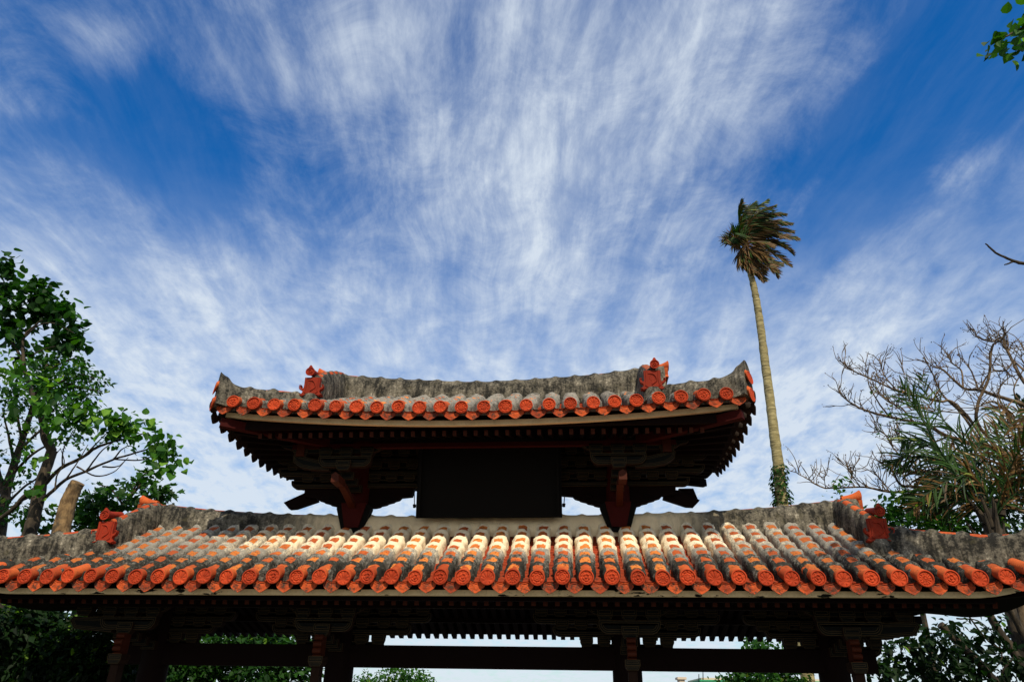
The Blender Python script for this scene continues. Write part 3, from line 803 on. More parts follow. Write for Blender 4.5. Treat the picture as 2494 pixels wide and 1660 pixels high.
def scroll_board(parent, x0, x1, y, zt, h_):
    pl = [(x0, zt), (x1, zt), (x1-.03, zt-.022), (x1-.11, zt-.040), (x1-.16, zt-.075), (x1-.22, zt-h_), (x0+.22, zt-h_), (x0+.16, zt-.075), (x0+.11, zt-.040), (x0+.03, zt-.022)]
    b = MB(); b.painted(pl, y, y+.06, [(.004, 0)])
    for q in range(2):
        b.box(x0+.26, x1-.26, y-.004, y, zt-.032-.022*q, zt-.026-.022*q, 0)
    for sg, xe in ((1, x0), (-1, x1)):
        b.tube([(xe+sg*(.17+.035*math.cos(a)*(1-a/9)), y-.002, zt-.045+.03*math.sin(a)*(1-a/9)) for a in [k*.5 for k in range(12)]], .004, .003, 5, 0)
    return b.build('scroll_board', PM, parent, smooth=False)
def bracket_set(x, zt, y, wide, low, outer=0):
    root = scroll_board(gate, x-.55, x+.55, y, zt, .10) if not outer else scroll_board(gate, x-.55-(.30 if outer < 0 else 0)*wide, x+.55+(.30 if outer > 0 else 0)*wide, y, zt, .10)
    for dx in (-.26, 0, .26): block(root, x+dx, y-.03, zt-.03, .165, .125)
    arm(root, x-.33, x+.33, y-.05, zt-.155, .135)
    block(root, x+.0, y-.09, zt-.215, .18, .125)
    if outer:
        xo = x+outer*.56
        # bow-shaped side arm carried on a lotus block, with a red post above
        if wide:
            pl = [(x+outer*.20, zt-.20), (x+outer*.36, zt-.185), (xo, zt-.135), (xo+outer*.08, zt-.10), (xo+outer*.12, zt-.13), (xo+outer*.10, zt-.21), (xo+outer*.0, zt-.275), (x+outer*.42, zt-.305), (x+outer*.20, zt-.315)]
        else:
            pl = [(x+outer*.18, zt-.165), (x+outer*.70, zt-.15), (x+outer*.73, zt-.19), (x+outer*.66, zt-.28), (x+outer*.20, zt-.315)]
        b = MB(); b.painted(pl, y+.0, y+.09, [(.005, 0), (.017, 1), (.022, 0), (.033, 1), (.037, 0)]); b.build('bow_arm', PM, root, smooth=False)
        block(root, xo+outer*.02, y-.02, zt-.02, .18, .12)
        if wide:
            b = MB(); b.box(xo+outer*.02-.05, xo+outer*.02+.05, y-.035, y+.05, zt-.14, zt+.11); b.build('corner_post', M_brown, root, smooth=False)
    # stepped lines running back from the front block to the column
    for k in range(3):
        b = MB(); yy = y+.10+k*.19
        b.painted([(x-.085, zt-.40-.03*k), (x+.085, zt-.40-.03*k), (x+.085, zt-.31-.03*k), (x-.085, zt-.31-.03*k)], yy, yy+.07, [(.004, 0), (.016, 1), (.020, 0)])
        b.build('bracket_block', PM, root, smooth=False)
    return root
for s in (-1, 1):
    bracket_set(s*1.66, 4.452, -.75, True, False, s)
    bracket_set(s*1.69, 2.592, -.70, False, True)
    bracket_set(s*3.98, 2.594, -.70, False, True, s)
def wall_set(x, tops, y, rows, name='wall_bracket'):
    """three tiers of blocks and arms in the plane of the columns, stepping in downwards"""
    root = None
    for (zt, half, bl) in rows:
        ar = arm(root or gate, x-half, x+half, y, zt-.075, .105, name='wall_bracket' if root is None else 'bracket_arm')
        if root is None: root = ar
        for dx in bl:
            for sg in ((-1, 1) if dx else (1,)):
                block(root, x+sg*dx, y-.02, zt, .150, .105)
    return root
for s in (-1, 1):
    wall_set(s*1.68, 0, -.085, [(4.615, 1.15, (.34, .58, .82, 1.05)), (4.44, 1.10, (.22, .46, .70, .90)), (4.275, .90, (.22, .44, .68))])
    for x, hw in ((1.69, 1.08), (3.98, .95)):
        wall_set(s*x, 0, -.085, [(2.645, hw, (.26, .52, .76, .98) if hw > 1 else (.26, .52, .76)), (2.505, hw-.23, (.26, .52, .74)), (2.325, .52, (.26, .46))])
b = MB(); b.box(-1.7, 1.7, -.05, .06, 4.12, 4.62); b.build('frieze_board', M_dark, gate, smooth=False)
b = MB(); b.painted([(-.62, 4.495), (.62, 4.495), (.62, 4.565), (-.62, 4.565)], -.09, -.04, [(.004, 0), (.014, 1), (.018, 0)]); b.build('wall_plate', PM, gate, smooth=False)
# scalloped brackets, painted caps and raking posts in front of each lower column
for x in (-B_-.0, -A_-.01, A_+.01, B_+.0):
    xx = x+.0
    prof = []
    for k in range(4):
        zc = 2.265-.066*k
        for a in range(-80, 81, 20): prof.append((-.80-.040*math.cos(rad(a))-(.022*k if k < 2 else .022*(3-k)), zc-.033+.033*math.sin(rad(-a))))
    prof += [(-.70, 2.00), (-.70, 2.27)]
    b = MB(); a = b.add([(xx-.046, yy, zz) for yy, zz in prof]); c = b.add([(xx+.046, yy, zz) for yy, zz in prof]); n = len(prof)
    b.face(a); b.face(c[::-1])
    for k in range(n): b.face((a[k], c[k], c[(k+1) % n], a[(k+1) % n]))
    root = b.build('scalloped_bracket', M_brown, gate, smooth=False)
    block(root, xx, -.86, 2.045, .155, .10, .18)
    b = MB(); b.box(xx-.046, xx+.046, -.82, -.70, .1, 1.943); b.build('support_post', M_bside, root, smooth=False)
    b = MB(); b.box(xx-.05, xx+.05, -.70, -.1, 2.23, 2.30); b.build('bracket_beam', M_redd, root, smooth=False)

# hanging signboard, seen only as a black shape under the upper eave
sb = empty('signboard', (.07, -.33, 4.60))
tag(sb, 'big black hanging signboard in deep shade under the upper roof', 'signboard')
b = MB(); i = []
for (z, y) in ((3.66, -.30), (4.62, -.46)):
    i.append(b.add([(.07-.905, y, z), (.07+.905, y, z), (.07+.905, y+.05, z), (.07-.905, y+.05, z)]))
for j in range(4): b.face((i[0][j], i[0][(j+1) % 4], i[1][(j+1) % 4], i[1][j]))
b.face(i[0][::-1]); b.face(i[1]); o = b.build('board', M_black, sb, smooth=False); fixp(o)
for s in (-1, 1):
    b = MB(); b.obox((.07+s*.86, -.315, 3.66), (.07+s*.86, -.475, 4.62), .085, .03, up=(1, 0, 0)); o = b.build('frame_rail', M_black, sb, smooth=False); fixp(o)
    b = MB(); xh = .07+s*.94
    b.tube([(xh+s*.01, -.30, 4.02), (xh, -.31, 3.92), (xh-s*.012, -.32, 3.80)], .006, .006, 6)
    b.tube([(xh-s*.012, -.32, 3.815), (xh-s*.012, -.32, 3.775)], .022, .016, 8); b.tube([(xh-s*.012, -.32, 3.79), (xh-s*.08, -.30, 3.79)], .007, .007, 6)
    o = b.build('hook', M_black, sb); fixp(o)
# ------------------------------------------------------------------ vegetation
def mpp(px, py, Y):
    """metres per photo pixel at that depth"""
    return (at(px, py, Y)-Vector((CX, CY, CZ))).dot(FW)/FPX
def limb(mb, pts, Y0, Y1, r0, r1, n=8, m=0, jit=.10, seed=1, k=5):
    """a branch through photo positions; r in photo pixels; depth runs from Y0 to Y1"""
    L = len(pts); P_ = []
    for i_, (px, py) in enumerate(pts):
        P_.append(at(px, py, Y0+(Y1-Y0)*i_/max(1, L-1)))
    s = mpp(pts[0][0], pts[0][1], Y0)
    pp = smoothpath(P_, k); q = random.Random(seed)
    pp = [p+Vector((q.gauss(0, 1), q.gauss(0, 1), q.gauss(0, 1)))*min(r0, 6)*s*.08 for p in pp]
    mb.tube(pp, r0*s, r1*s, n, m, jit, seed)
    return pp
HEART = [(0, 0), (.34, .10), (.50, .36), (.36, .66), (0, 1.0), (-.36, .66), (-.50, .36), (-.34, .10)]
OVAL = [(0, 0), (.26, .25), (.30, .52), (0, 1.0), (-.30, .52), (-.26, .25)]
LOBED = [(0, 0), (.25, .05), (.62, .22), (.40, .42), (.50, .68), (.20, .66), (0, 1.05), (-.20, .66), (-.50, .68), (-.40, .42), (-.62, .22), (-.25, .05)]
def leaf(mb, p, d, nrm, L, shape, tint, fold=.22, curl=.18, m=0):
    d = d.normalized(); x = d.cross(nrm)
    if x.length < 1e-4: x = d.orthogonal()
    x.normalize(); z = x.cross(d)
    pts = [p+x*(a*L)+d*(b*L)+z*(abs(a)*fold*L-b*b*curl*L) for a, b in shape]
    n = len(shape); tip = n//2
    ids = mb.add(pts)
    mb.face([ids[k] for k in range(0, tip+1)], m); mb.tint.append(tint)
    mb.face([ids[0]]+[ids[k] for k in range(tip, n)], m); mb.tint.append(tint)
def padt(mb):
    while len(mb.tint) < len(mb.f): mb.tint.append(.3)
def clump(mb, c, R_, n, L, shape, q, wind=Vector((.5, 0, -.25)), squash=.8, bright=0.0, hollow=.35):
    """leaves spread through an uneven ball of foliage, clustered on short twigs"""
    padt(mb); k = 0
    while k < n:
        v = Vector((q.gauss(0, 1), q.gauss(0, 1), q.gauss(0, 1))).normalized()*(q.uniform(hollow, 1)**.6)*R_
        v.z *= squash; v.y *= 1.1
        tw = c+v
        for _ in range(q.randint(3, 6)):
            p = tw+Vector((q.gauss(0, 1), q.gauss(0, 1), q.gauss(0, 1)))*L*.7
            out = v.normalized() if v.length > 1e-6 else Vector((0, 0, 1))
            d_ = (out*.6+wind+Vector((q.gauss(0, .5), q.gauss(0, .5), q.gauss(0, .5))))
            nr = Vector((q.gauss(0, .5), q.gauss(-.25, .5), 1)).normalized()
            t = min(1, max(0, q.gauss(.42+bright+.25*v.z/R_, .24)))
            leaf(mb, p, d_, nr, L*(q.uniform(.45, .8) if q.random() < .35 else q.uniform(.8, 1.3)), shape, t, q.uniform(.05, .45), q.uniform(-.05, .5)); k += 1
def clumps(mb, lst, Y, per, Lpx, shape, seed, org=(0, 0), sc_=1.0, bright=0.0, wind=Vector((.5, 0, -.25)), dY=.5, squash=.8):
    q = random.Random(seed)
    for e in lst:
        x, y, r_ = e[:3]; br = e[3] if len(e) > 3 else bright
        px, py = org[0]+x/sc_, org[1]+y/sc_; rp = r_/sc_
        Yc = Y+q.uniform(-dY, dY); s = mpp(px, py, Yc)
        clump(mb, at(px, py, Yc), rp*s, max(5, int(per*(rp/30)**2)), Lpx*s, shape, q, wind, squash, br)
def tree(name, label, cat, base, trunk, crown, tmat, lmat, group=None, kind=None):
    r_ = empty(name, base); tag(r_, label, cat, group)
    if trunk and trunk.v: fixp(trunk.build('trunk', tmat, r_, angle=80))
    if crown and crown.v: padt(crown); fixp(crown.build('crown', lmat, r_, smooth=False))
    return r_
Z7 = dict(org=(0, 600), sc_=2.24)
def z7(*pts): return [(x/2.24, 600+y/2.24) for x, y in pts]
def down(mb, px, py, Y, r, seed=0):
    """carry a trunk seen at this pixel down to the ground behind the roof"""
    p = at(px, py, Y); s = mpp(px, py, Y)
    mb.tube([p+Vector((0, 0, .05)), p*1.0+Vector((-.03, 0, -p.z*.5)), Vector((p.x-.05, p.y, -.05))], r*s, r*s*1.35, 9, 0, .08, seed)
    return Vector((p.x, p.y, 0))

# broad-leaved tree, left
t = MB(); c = MB()
Y = 3.2
base = down(t, 60, 1335, Y, 17)
limb(t, z7((130, 1660), (185, 1480), (225, 1290), (285, 1115)), Y, Y, 17, 13, 10)
limb(t, z7((285, 1115), (250, 1040), (235, 950), (205, 865)), Y, Y-.2, 11, 8, 9, seed=3)
limb(t, z7((205, 865), (160, 760), (130, 640), (128, 500), (180, 440), (230, 400)), Y-.2, Y-.3, 6, 2, 7, seed=4)
limb(t, z7((130, 640), (90, 560), (40, 470), (10, 380)), Y-.2, Y, 4, 2, 7, seed=5)
limb(t, z7((240, 1300), (330, 1210), (450, 1150), (520, 1100), (600, 1070), (700, 1045), (780, 1020)), Y, Y-.5, 5, 1.6, 7, seed=6)
limb(t, z7((190, 1420), (290, 1330), (360, 1270), (470, 1225), (620, 1160), (760, 1120), (835, 1090)), Y, Y-.6, 5, 1.4, 7, seed=7)
limb(t, z7((620, 1160), (760, 1165), (850, 1140), (900, 1165), (930, 1215)), Y-.4, Y-.6, 1.8, .8, 6, seed=8)
limb(t, z7((240, 1300), (150, 1350), (60, 1440), (-30, 1500)), Y, Y+.3, 7, 5, 7, seed=9)
for k, pts in enumerate((((360, 1270), (420, 1180), (480, 1080)), ((450, 1150), (540, 1060), (600, 1000)), ((470, 1225), (560, 1110), (660, 1040)),
                         ((235, 950), (300, 880), (330, 840)), ((620, 1160), (660, 1110), (700, 1085)), ((130, 500), (210, 430), (300, 420), (400, 470)),
                         ((160, 600), (240, 560), (300, 545)), ((340, 1210), (345, 1110), (400, 1000)), ((560, 1200), (640, 1200), (700, 1150)),
                         ((420, 1200), (520, 1250), (620, 1230), (690, 1160)), ((300, 1330), (310, 1250), (350, 1180), (330, 1100)))):
    limb(t, z7(*pts), Y-.3, Y-.4, 2.2, .8, 6, seed=20+k)
dk = [(15, 90, 45), (20, 160, 50), (15, 250, 60), (50, 330, 55), (40, 420, 60), (30, 500, 50), (80, 470, 36), (160, 225, 50), (205, 225, 50), (240, 285, 60), (180, 290, 60), (250, 350, 55), (300, 340, 60), (345, 370, 60), (170, 370, 40), (370, 430, 50), (410, 470, 50), (430, 510, 36),
      (380, 520, 40), (330, 530, 36), (260, 525, 30), (225, 545, 26), (150, 410, 30), (130, 590, 40), (350, 320, 30)]
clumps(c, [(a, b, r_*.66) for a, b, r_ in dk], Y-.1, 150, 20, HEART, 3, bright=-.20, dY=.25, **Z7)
br = [(30, 640, 40), (90, 660, 40), (140, 775, 40), (185, 780, 35), (230, 810, 40), (270, 860, 35), (350, 805, 38), (265, 930, 40), (320, 950, 40), (310, 985, 30), (420, 890, 42), (415, 940, 36), (480, 905, 40), (520, 910, 35),
      (560, 930, 40), (600, 960, 42), (640, 970, 36), (665, 1000, 36), (730, 950, 28), (765, 975, 30), (800, 1000, 32), (840, 1040, 32), (875, 1060, 34), (905, 1085, 34), (880, 1110, 26), (930, 1150, 30), (955, 1175, 22), (925, 1205, 14), (640, 1010, 36), (690, 1030, 30),
      (60, 860, 30), (200, 1150, 28), (190, 1340, 24)]
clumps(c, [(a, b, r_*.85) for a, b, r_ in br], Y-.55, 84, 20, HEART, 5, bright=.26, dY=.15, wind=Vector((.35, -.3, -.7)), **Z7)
tree('broadleaf_tree', 'leaning broad leaved tree at the left with heart shaped leaves and a drooping branch tip', 'tree', base, t, c, M_bark, M_leafbig)

# fine-leaved tree behind it
t = MB(); c = MB(); Y = 6.0
base = down(t, 20, 1325, Y, 14)
limb(t, z7((-10, 1640), (30, 1350), (80, 1180), (140, 1000), (200, 800), (260, 640)), Y, Y, 13, 4, 9, seed=31)
limb(t, z7((40, 1400), (-10, 1250), (-40, 1100)), Y, Y, 9, 6, 8, seed=32)
for k, pts in enumerate((((80, 1180), (40, 1000), (10, 880)), ((100, 1120), (200, 1020), (330, 930), (430, 860)), ((180, 850), (330, 740), (450, 700), (520, 720)), ((240, 690), (330, 640), (420, 600)),
                         ((120, 1050), (90, 900), (70, 760)), ((60, 1250), (180, 1130), (300, 1060), (360, 990)), ((330, 740), (450, 770), (550, 790)), ((20, 1420), (120, 1320), (230, 1240), (330, 1100)), ((0, 1500), (100, 1400), (200, 1350)))):
    limb(t, z7(*pts), Y, Y-.3, 4, 1, 6, seed=33+k)
sml = [(290, 590, 60), (330, 600, 50), (390, 610, 50), (430, 610, 30), (230, 620, 60), (180, 640, 60), (280, 660, 80), (200, 700, 80), (120, 690, 70), (350, 690, 60), (440, 660, 40), (490, 660, 30), (450, 710, 60), (520, 720, 35), (520, 760, 45), (565, 745, 22), (555, 795, 28),
       (380, 760, 70), (300, 740, 80), (220, 770, 70), (460, 790, 55), (430, 840, 60), (480, 860, 40), (350, 830, 70), (260, 830, 60), (160, 840, 60), (70, 760, 60), (30, 820, 50), (100, 850, 50), (40, 930, 45), (120, 960, 40), (340, 900, 50), (400, 960, 40), (450, 1010, 40), (500, 990, 30),
       (380, 1030, 40), (330, 1060, 34), (420, 1080, 34), (560, 1060, 26), (600, 1055, 24), (690, 1090, 26), (780, 1110, 24), (170, 1000, 34), (60, 1040, 30), (150, 1080, 30), (30, 1120, 30), (110, 1150, 30), (50, 1190, 26), (130, 1200, 26), (20, 1260, 30), (100, 1290, 34), (50, 1340, 34), (150, 1300, 26), (120, 1430, 40), (60, 1480, 45), (150, 1480, 40), (20, 1420, 36), (200, 1440, 30), (160, 1530, 40)]
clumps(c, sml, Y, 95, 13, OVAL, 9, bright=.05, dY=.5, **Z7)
tree('fine_leaved_tree', 'fine leaved green tree with several thin trunks behind the broad leaved tree', 'tree', base, t, c, M_bark, M_leafsm)

# sawn-off trunk
t = MB(); Y = 2.7
pp = limb(t, z7((315, 1640), (345, 1500), (375, 1390), (405, 1320), (428, 1286)), Y, Y, 21, 16, 14, jit=.05, seed=51)
base = down(t, 140, 1335, Y, 21)
tk = tree('sawn_trunk', 'pale brown bare trunk sawn off at the top behind the left roof ridge', 'tree trunk', base, t, None, M_barkl, None)

# dark tree behind the left ridge end
t = MB(); c = MB(); Y = 4.4
base = down(t, 235, 1330, Y, 12)
limb(t, [(235, 1330), (250, 1290), (300, 1230), (350, 1170)], Y, Y, 10, 3, 8, seed=61)
for k, pts in enumerate((((250, 1290), (230, 1230), (215, 1190)), ((270, 1262), (330, 1225), (400, 1205)), ((300, 1230), (270, 1190), (240, 1180)), ((320, 1200), (345, 1160), (368, 1145)))):
    limb(t, pts, Y, Y-.2, 3, 1, 6, seed=62+k)
dkt = [(480, 1395, 60), (430, 1440, 70), (440, 1500, 90), (520, 1450, 70), (560, 1370, 45), (545, 1340, 34), (620, 1340, 45), (600, 1400, 60), (680, 1310, 45), (720, 1290, 40), (760, 1275, 45), (800, 1240, 34), (815, 1215, 26), (830, 1260, 36), (790, 1320, 55), (850, 1330, 45), (890, 1350, 34), (880, 1385, 40), (700, 1380, 60), (640, 1450, 70), (780, 1400, 60),
       (540, 1520, 80), (640, 1520, 70), (380, 1540, 70), (720, 1450, 60), (250, 1500, 50), (210, 1560, 60), (840, 1400, 50)]
clumps(c, dkt, Y, 44, 18, LOBED, 13, bright=.05, dY=.4, **Z7)
tree('dark_leafed_tree', 'dark green lobed leaf tree rising behind the left ornament and ridge end', 'tree', base, t, c, M_bark, M_leafdk)

# ---- tall palm behind the gate on the right
Y = 18.0
pm = empty('tall_palm', (at(1903, 1225, Y).x, Y, 0)); tag(pm, 'tall slender palm with wind blown brown and green fronds behind the right of the roof', 'palm tree')
t = MB()
pp = smoothpath([Vector((at(1915, 1300, Y).x+.05, Y, -.05)), Vector((at(1912, 1290, Y).x, Y, 2.5))]+[at(x, y, Y) for x, y in ((1904, 1215), (1897, 1140), (1886, 1060), (1875, 970), (1863, 880), (1853, 800), (1843, 735), (1834, 690), (1826, 660))], 10)
s_ = mpp(1880, 950, Y); L = len(pp); q = random.Random(5); rg = []
for k, p in enumerate(pp):
    r_ = (14.5-7.0*k/L+.6*math.sin(k*1.9)*(.5+.5*math.sin(k*.7))+q.uniform(-.35, .35))*s_
    rg.append([p+Vector((math.cos(2*math.pi*j/14), math.sin(2*math.pi*j/14), 0))*r_*(1+.03*math.sin(j*2.1+k)) for j in range(14)])
t.rings(rg); fixp(t.build('trunk', M_palmt, pm, angle=80))
ivy = MB(); q = random.Random(8)
for k in range(360):
    f = q.random()**1.2; py = 1225-92*f; c0 = at(1904-.095*(1225-py), py, Y); a = q.uniform(0, 6.28)
    rr = (13+3*math.sin(f*9+a)+q.uniform(-3, 9)*(1-f*.5))*s_
    leaf(ivy, c0+Vector((math.cos(a)*rr, math.sin(a)*rr, 0)), Vector((math.cos(a), math.sin(a), -.8)), Vector((math.cos(a), math.sin(a), .6)), q.uniform(5, 9)*s_, HEART, q.random()*.8)
padt(ivy); fixp(ivy.build('ivy', M_leafdk, pm, smooth=False))
Z8 = lambda x, y: (1700+x/5.227, 460+y/5.227)
def frond(parent, stem, pts, Y0, Y1, Lm, q, wind=Vector((1.0, .1, -.25)), dens=30, r0=.030, w_=.022, droop=.35, dry=.5, jit=.12):
    """feather frond: stem through points, leaflets both sides blown by the wind, some of them dry"""
    mb = MB()
    P_ = smoothpath([at(x, y, Y0+(Y1-Y0)*k/(len(pts)-1)) for k, (x, y) in enumerate(pts)], 8)
    mb.tube(P_, r0, r0*.25, 6); tot = len(P_)
    for k in range(dens):
        f = .16+.84*k/dens; i_ = min(tot-2, int(f*(tot-1))); u = f*(tot-1)-i_
        p = P_[i_].lerp(P_[i_+1], u); tg = (P_[i_+1]-P_[i_]).normalized()
        sd_ = tg.cross(Vector((.2, -1, .3))).normalized()
        for sg in (-1, 1):
            if q.random() < .06: continue
            ln = Lm*(math.sin(math.pi*min(1, .18+f*.82))**.5)*q.uniform(.7, 1.1)
            d_ = (sd_*sg*.75+tg*.75+wind*.8+Vector((q.gauss(0, jit), q.gauss(0, jit*1.5), q.gauss(0, jit)))).normalized()
            a = p; out = []; mi = 2 if q.random() < dry else 1
            for j in range(4):
                d2 = (d_+(wind*.35+Vector((0, 0, -droop)))*(j/3)).normalized(); out.append(a); a = a+d2*ln/3
            x = d_.cross(Vector((q.gauss(0, .3), -1, q.gauss(0, .3)))).normalized()
            ws = (.6, 1, .75, .12); ids = [mb.add([o_-x*w_*ws[j]/2, o_+x*w_*ws[j]/2]) for j, o_ in enumerate(out)]
            padt(mb); tn = min(1, max(0, q.gauss(.45, .25)))
            for j in range(3): mb.face((ids[j][0], ids[j][1], ids[j+1][1], ids[j+1][0]), mi); mb.tint.append(tn)
    padt(mb); return fixp(mb.build('frond', [stem, M_palmg, M_palmb], parent, smooth=False))
q = random.Random(21); core = (600, 690)
FR = [([(590, 690), (545, 500), (525, 320), (545, 150)], .35), ([(600, 690), (560, 480), (600, 300), (740, 160)], .2), ([(600, 690), (600, 470), (700, 290), (900, 130)], .25), ([(605, 680), (640, 460), (780, 300), (990, 210)], .3),
      ([(610, 680), (700, 470), (900, 330), (1120, 320)], .45), ([(610, 690), (740, 520), (950, 420), (1200, 450)], .65), ([(610, 690), (760, 560), (980, 510), (1220, 540)], .8), ([(615, 700), (800, 600), (1050, 590), (1290, 640)], .7), ([(615, 710), (820, 660), (1040, 700), (1220, 830)], .85),
      ([(615, 720), (800, 720), (1000, 850), (1190, 990)], .75), ([(615, 720), (760, 780), (930, 950), (1010, 1130)], .9), ([(600, 720), (680, 850), (760, 1040), (830, 1180)], 1), ([(600, 700), (500, 610), (400, 620), (310, 670)], .6), ([(600, 700), (520, 640), (430, 660), (360, 700)], .9), ([(590, 690), (540, 590), (480, 560), (450, 560)], .1),
      ([(600, 700), (560, 820), (590, 960), (660, 1080)], 1), ([(600, 700), (540, 860), (530, 930), (620, 1040)], 1), ([(605, 690), (660, 600), (800, 430), (930, 330)], .1), ([(605, 700), (680, 800), (860, 940), (960, 1060)], .95), ([(610, 700), (720, 640), (860, 560), (1010, 600)], .9), ([(610, 700), (650, 540), (760, 390), (850, 330)], .4), ([(610, 710), (740, 760), (880, 900), (1080, 960)], .7), ([(600, 700), (650, 900), (700, 1020), (770, 1140)], 1), ([(605, 690), (700, 600), (900, 480), (1060, 400)], .8),
      ([(605, 720), (640, 850), (650, 960), (700, 1060)], 1), ([(600, 720), (590, 850), (600, 950), (640, 1040)], 1), ([(610, 710), (700, 760), (800, 820), (900, 930)], 1), ([(610, 710), (720, 830), (790, 960), (830, 1080)], 1), ([(595, 700), (545, 780), (520, 860), (545, 940)], 1), ([(610, 700), (700, 680), (820, 690), (960, 740)], .9), ([(605, 690), (640, 560), (720, 450), (820, 400)], .3), ([(600, 700), (540, 640), (470, 690), (440, 740)], 1)]
for pts, dry in FR:
    frond(pm, M_palmb, [Z8(*p) for p in pts], Y, Y+q.uniform(-1.2, 1.0), .62, q, dens=64, dry=dry*.85, wind=Vector((.95, .1, -.12)), w_=.050)

# ---- bare tree on the right
Z9 = lambda pts: [(1940+x/2.119, 600+y/2.119) for x, y in pts]
t = MB(); c = MB(); Y = 4.6; q = random.Random(77)
base = down(t, 2560, 1345, Y, 14)
limbs = [([(1260, 1500), (1230, 1300), (1150, 1150), (1050, 1060), (950, 1030), (780, 980), (680, 925), (600, 905), (480, 880), (370, 850), (270, 800), (215, 740)], 12, 2.2),
         ([(1000, 1050), (900, 900), (800, 800), (740, 800), (620, 770), (520, 745), (400, 690), (290, 640), (250, 610)], 6, 1.8), ([(1260, 900), (1174, 820), (1060, 780), (940, 740), (860, 730), (760, 640), (700, 620)], 9, 2),
         ([(1100, 1100), (1000, 1000), (930, 900), (940, 800), (990, 680), (1010, 520), (1060, 480), (1080, 440)], 8, 2), ([(1250, 1400), (1000, 1300), (800, 1290), (700, 1240), (610, 1260), (480, 1265), (400, 1250), (330, 1240), (150, 1245), (60, 1200), (0, 1165)], 8, 1.4),
         ([(1000, 1320), (790, 1270), (640, 1240), (540, 1230), (490, 1150), (430, 1110)], 6, 2.5), ([(1260, 760), (1174, 700), (1120, 600), (1080, 520), (1060, 470), (1010, 490), (940, 470), (912, 425)], 7, 1.6), ([(960, 1020), (850, 860), (750, 760), (700, 650), (655, 570)], 5, 1.6),
         ([(780, 980), (620, 1050), (560, 1090), (500, 1040), (450, 960), (400, 960)], 3.5, 1.2), ([(860, 730), (850, 640), (800, 600), (790, 570)], 3.5, 1.2), ([(600, 905), (540, 830), (470, 800), (400, 720)], 3, 1.2), ([(480, 880), (420, 800), (370, 700), (375, 600)], 3, 1.1),
         ([(940, 740), (900, 640), (850, 580)], 3.5, 1.2), ([(520, 745), (450, 660), (430, 590)], 2.6, 1), ([(1174, 640), (1100, 560), (1090, 460)], 4, 1.3), ([(1240, 620), (1180, 540), (1150, 490)], 5, 1.4), ([(1200, 1000), (1100, 880), (1020, 800), (930, 830)], 6, 1.6), ([(480, 1265), (440, 1210), (410, 1180)], 2.2, .9),
         ([(330, 1240), (290, 1180), (300, 1130)], 2, .8), ([(150, 1245), (140, 1180)], 1.6, .7), ([(700, 1240), (600, 1130), (540, 1010), (510, 950)], 4, 1.2), ([(1250, 1150), (1100, 1180), (980, 1150), (880, 1190), (760, 1180)], 7, 2),
         ([(860, 860), (760, 850), (650, 830), (560, 850), (480, 800)], 2.6, .9), ([(940, 740), (1000, 650), (1080, 640), (1130, 580)], 3, 1), ([(1100, 880), (1040, 760), (1090, 680), (1150, 660)], 3.4, 1), ([(820, 1000), (720, 940), (640, 860), (600, 770), (640, 700)], 3, 1), ([(700, 1240), (640, 1180), (560, 1160), (500, 1120)], 2.6, .9), ([(1174, 820), (1120, 740), (1174, 620), (1150, 560)], 3, 1), ([(950, 1030), (860, 1060), (760, 1060), (660, 1110), (580, 1060)], 3.2, 1), ([(740, 800), (660, 700), (560, 660), (540, 600)], 2.4, .9)]
tips = []
for k, (pts, r0, r1) in enumerate(limbs):
    Y1 = Y+q.uniform(-.9, .9)
    P_ = limb(t, Z9(pts), Y, Y1, r0*.68, r1*.8, 8, 0, .10, 80+k, 5)
    s = mpp(2300, 1000, Y)
    for i_ in range(int(len(P_)*.35), len(P_)):
        for _tw in range(q.choice((0, 1, 2, 2))):
            d0 = Vector((q.uniform(-1, .5), q.uniform(-.6, .6), q.uniform(-.1, 1))).normalized(); a = P_[i_]; tw = [a]; bend = Vector((q.gauss(0, .25), q.gauss(0, .2), q.uniform(.05, .35)))
            ln = q.uniform(.04, .11)
            for j in range(q.randint(4, 7)):
                d0 = (d0+bend+Vector((q.gauss(0, .22), q.gauss(0, .2), q.gauss(0, .2)))).normalized(); a = a+d0*ln*q.uniform(.6, 1.2); tw.append(a)
            t.tube(tw, 1.15*s, .5*s, 5, 0, .1, i_); tips.append(a)
            if q.random() < .6:
                b0 = tw[len(tw)//2]; e = (d0+Vector((q.gauss(0, .6), q.gauss(0, .4), q.gauss(.2, .5)))).normalized()
                e2 = (e+Vector((q.gauss(0, .4), 0, .4))).normalized()
                t.tube([b0, b0+e*ln*1.4, b0+e*ln*1.4+e2*ln*1.3], 1.1*s, .5*s, 5); tips.append(b0+e*ln*1.4+e2*ln*1.3)
    tips.append(P_[-1])
for p in tips:
    for _ in range(q.choice((0, 0, 1, 2, 3))):
        leaf(c, p+Vector((q.gauss(0, 1), q.gauss(0, 1), q.gauss(0, 1)))*.02, Vector((q.gauss(0, 1), q.gauss(0, 1), q.gauss(-.3, 1))), Vector((0, 0, 1)), q.uniform(.02, .045), OVAL, q.random()*.8, .5)
r_ = tree('bare_tree', 'nearly leafless tree with curling grey twigs and withered buds at the right', 'tree', base, t, None, M_barkg, None)
padt(c); nb = len(c.f)
clumps(c, [(480, 850, 14), (420, 945, 22), (240, 1200, 26), (270, 1250, 22), (380, 740, 12), (215, 1250, 30), (180, 1265, 24)], Y-.2, 60, 12, OVAL, 5, bright=.3, org=(1940, 600), sc_=2.119)
padt(c)
for k in range(nb, len(c.f)): c.m[k] = 1
fixp(c.build('crown', [M_bud, M_leafsm], r_, smooth=False))

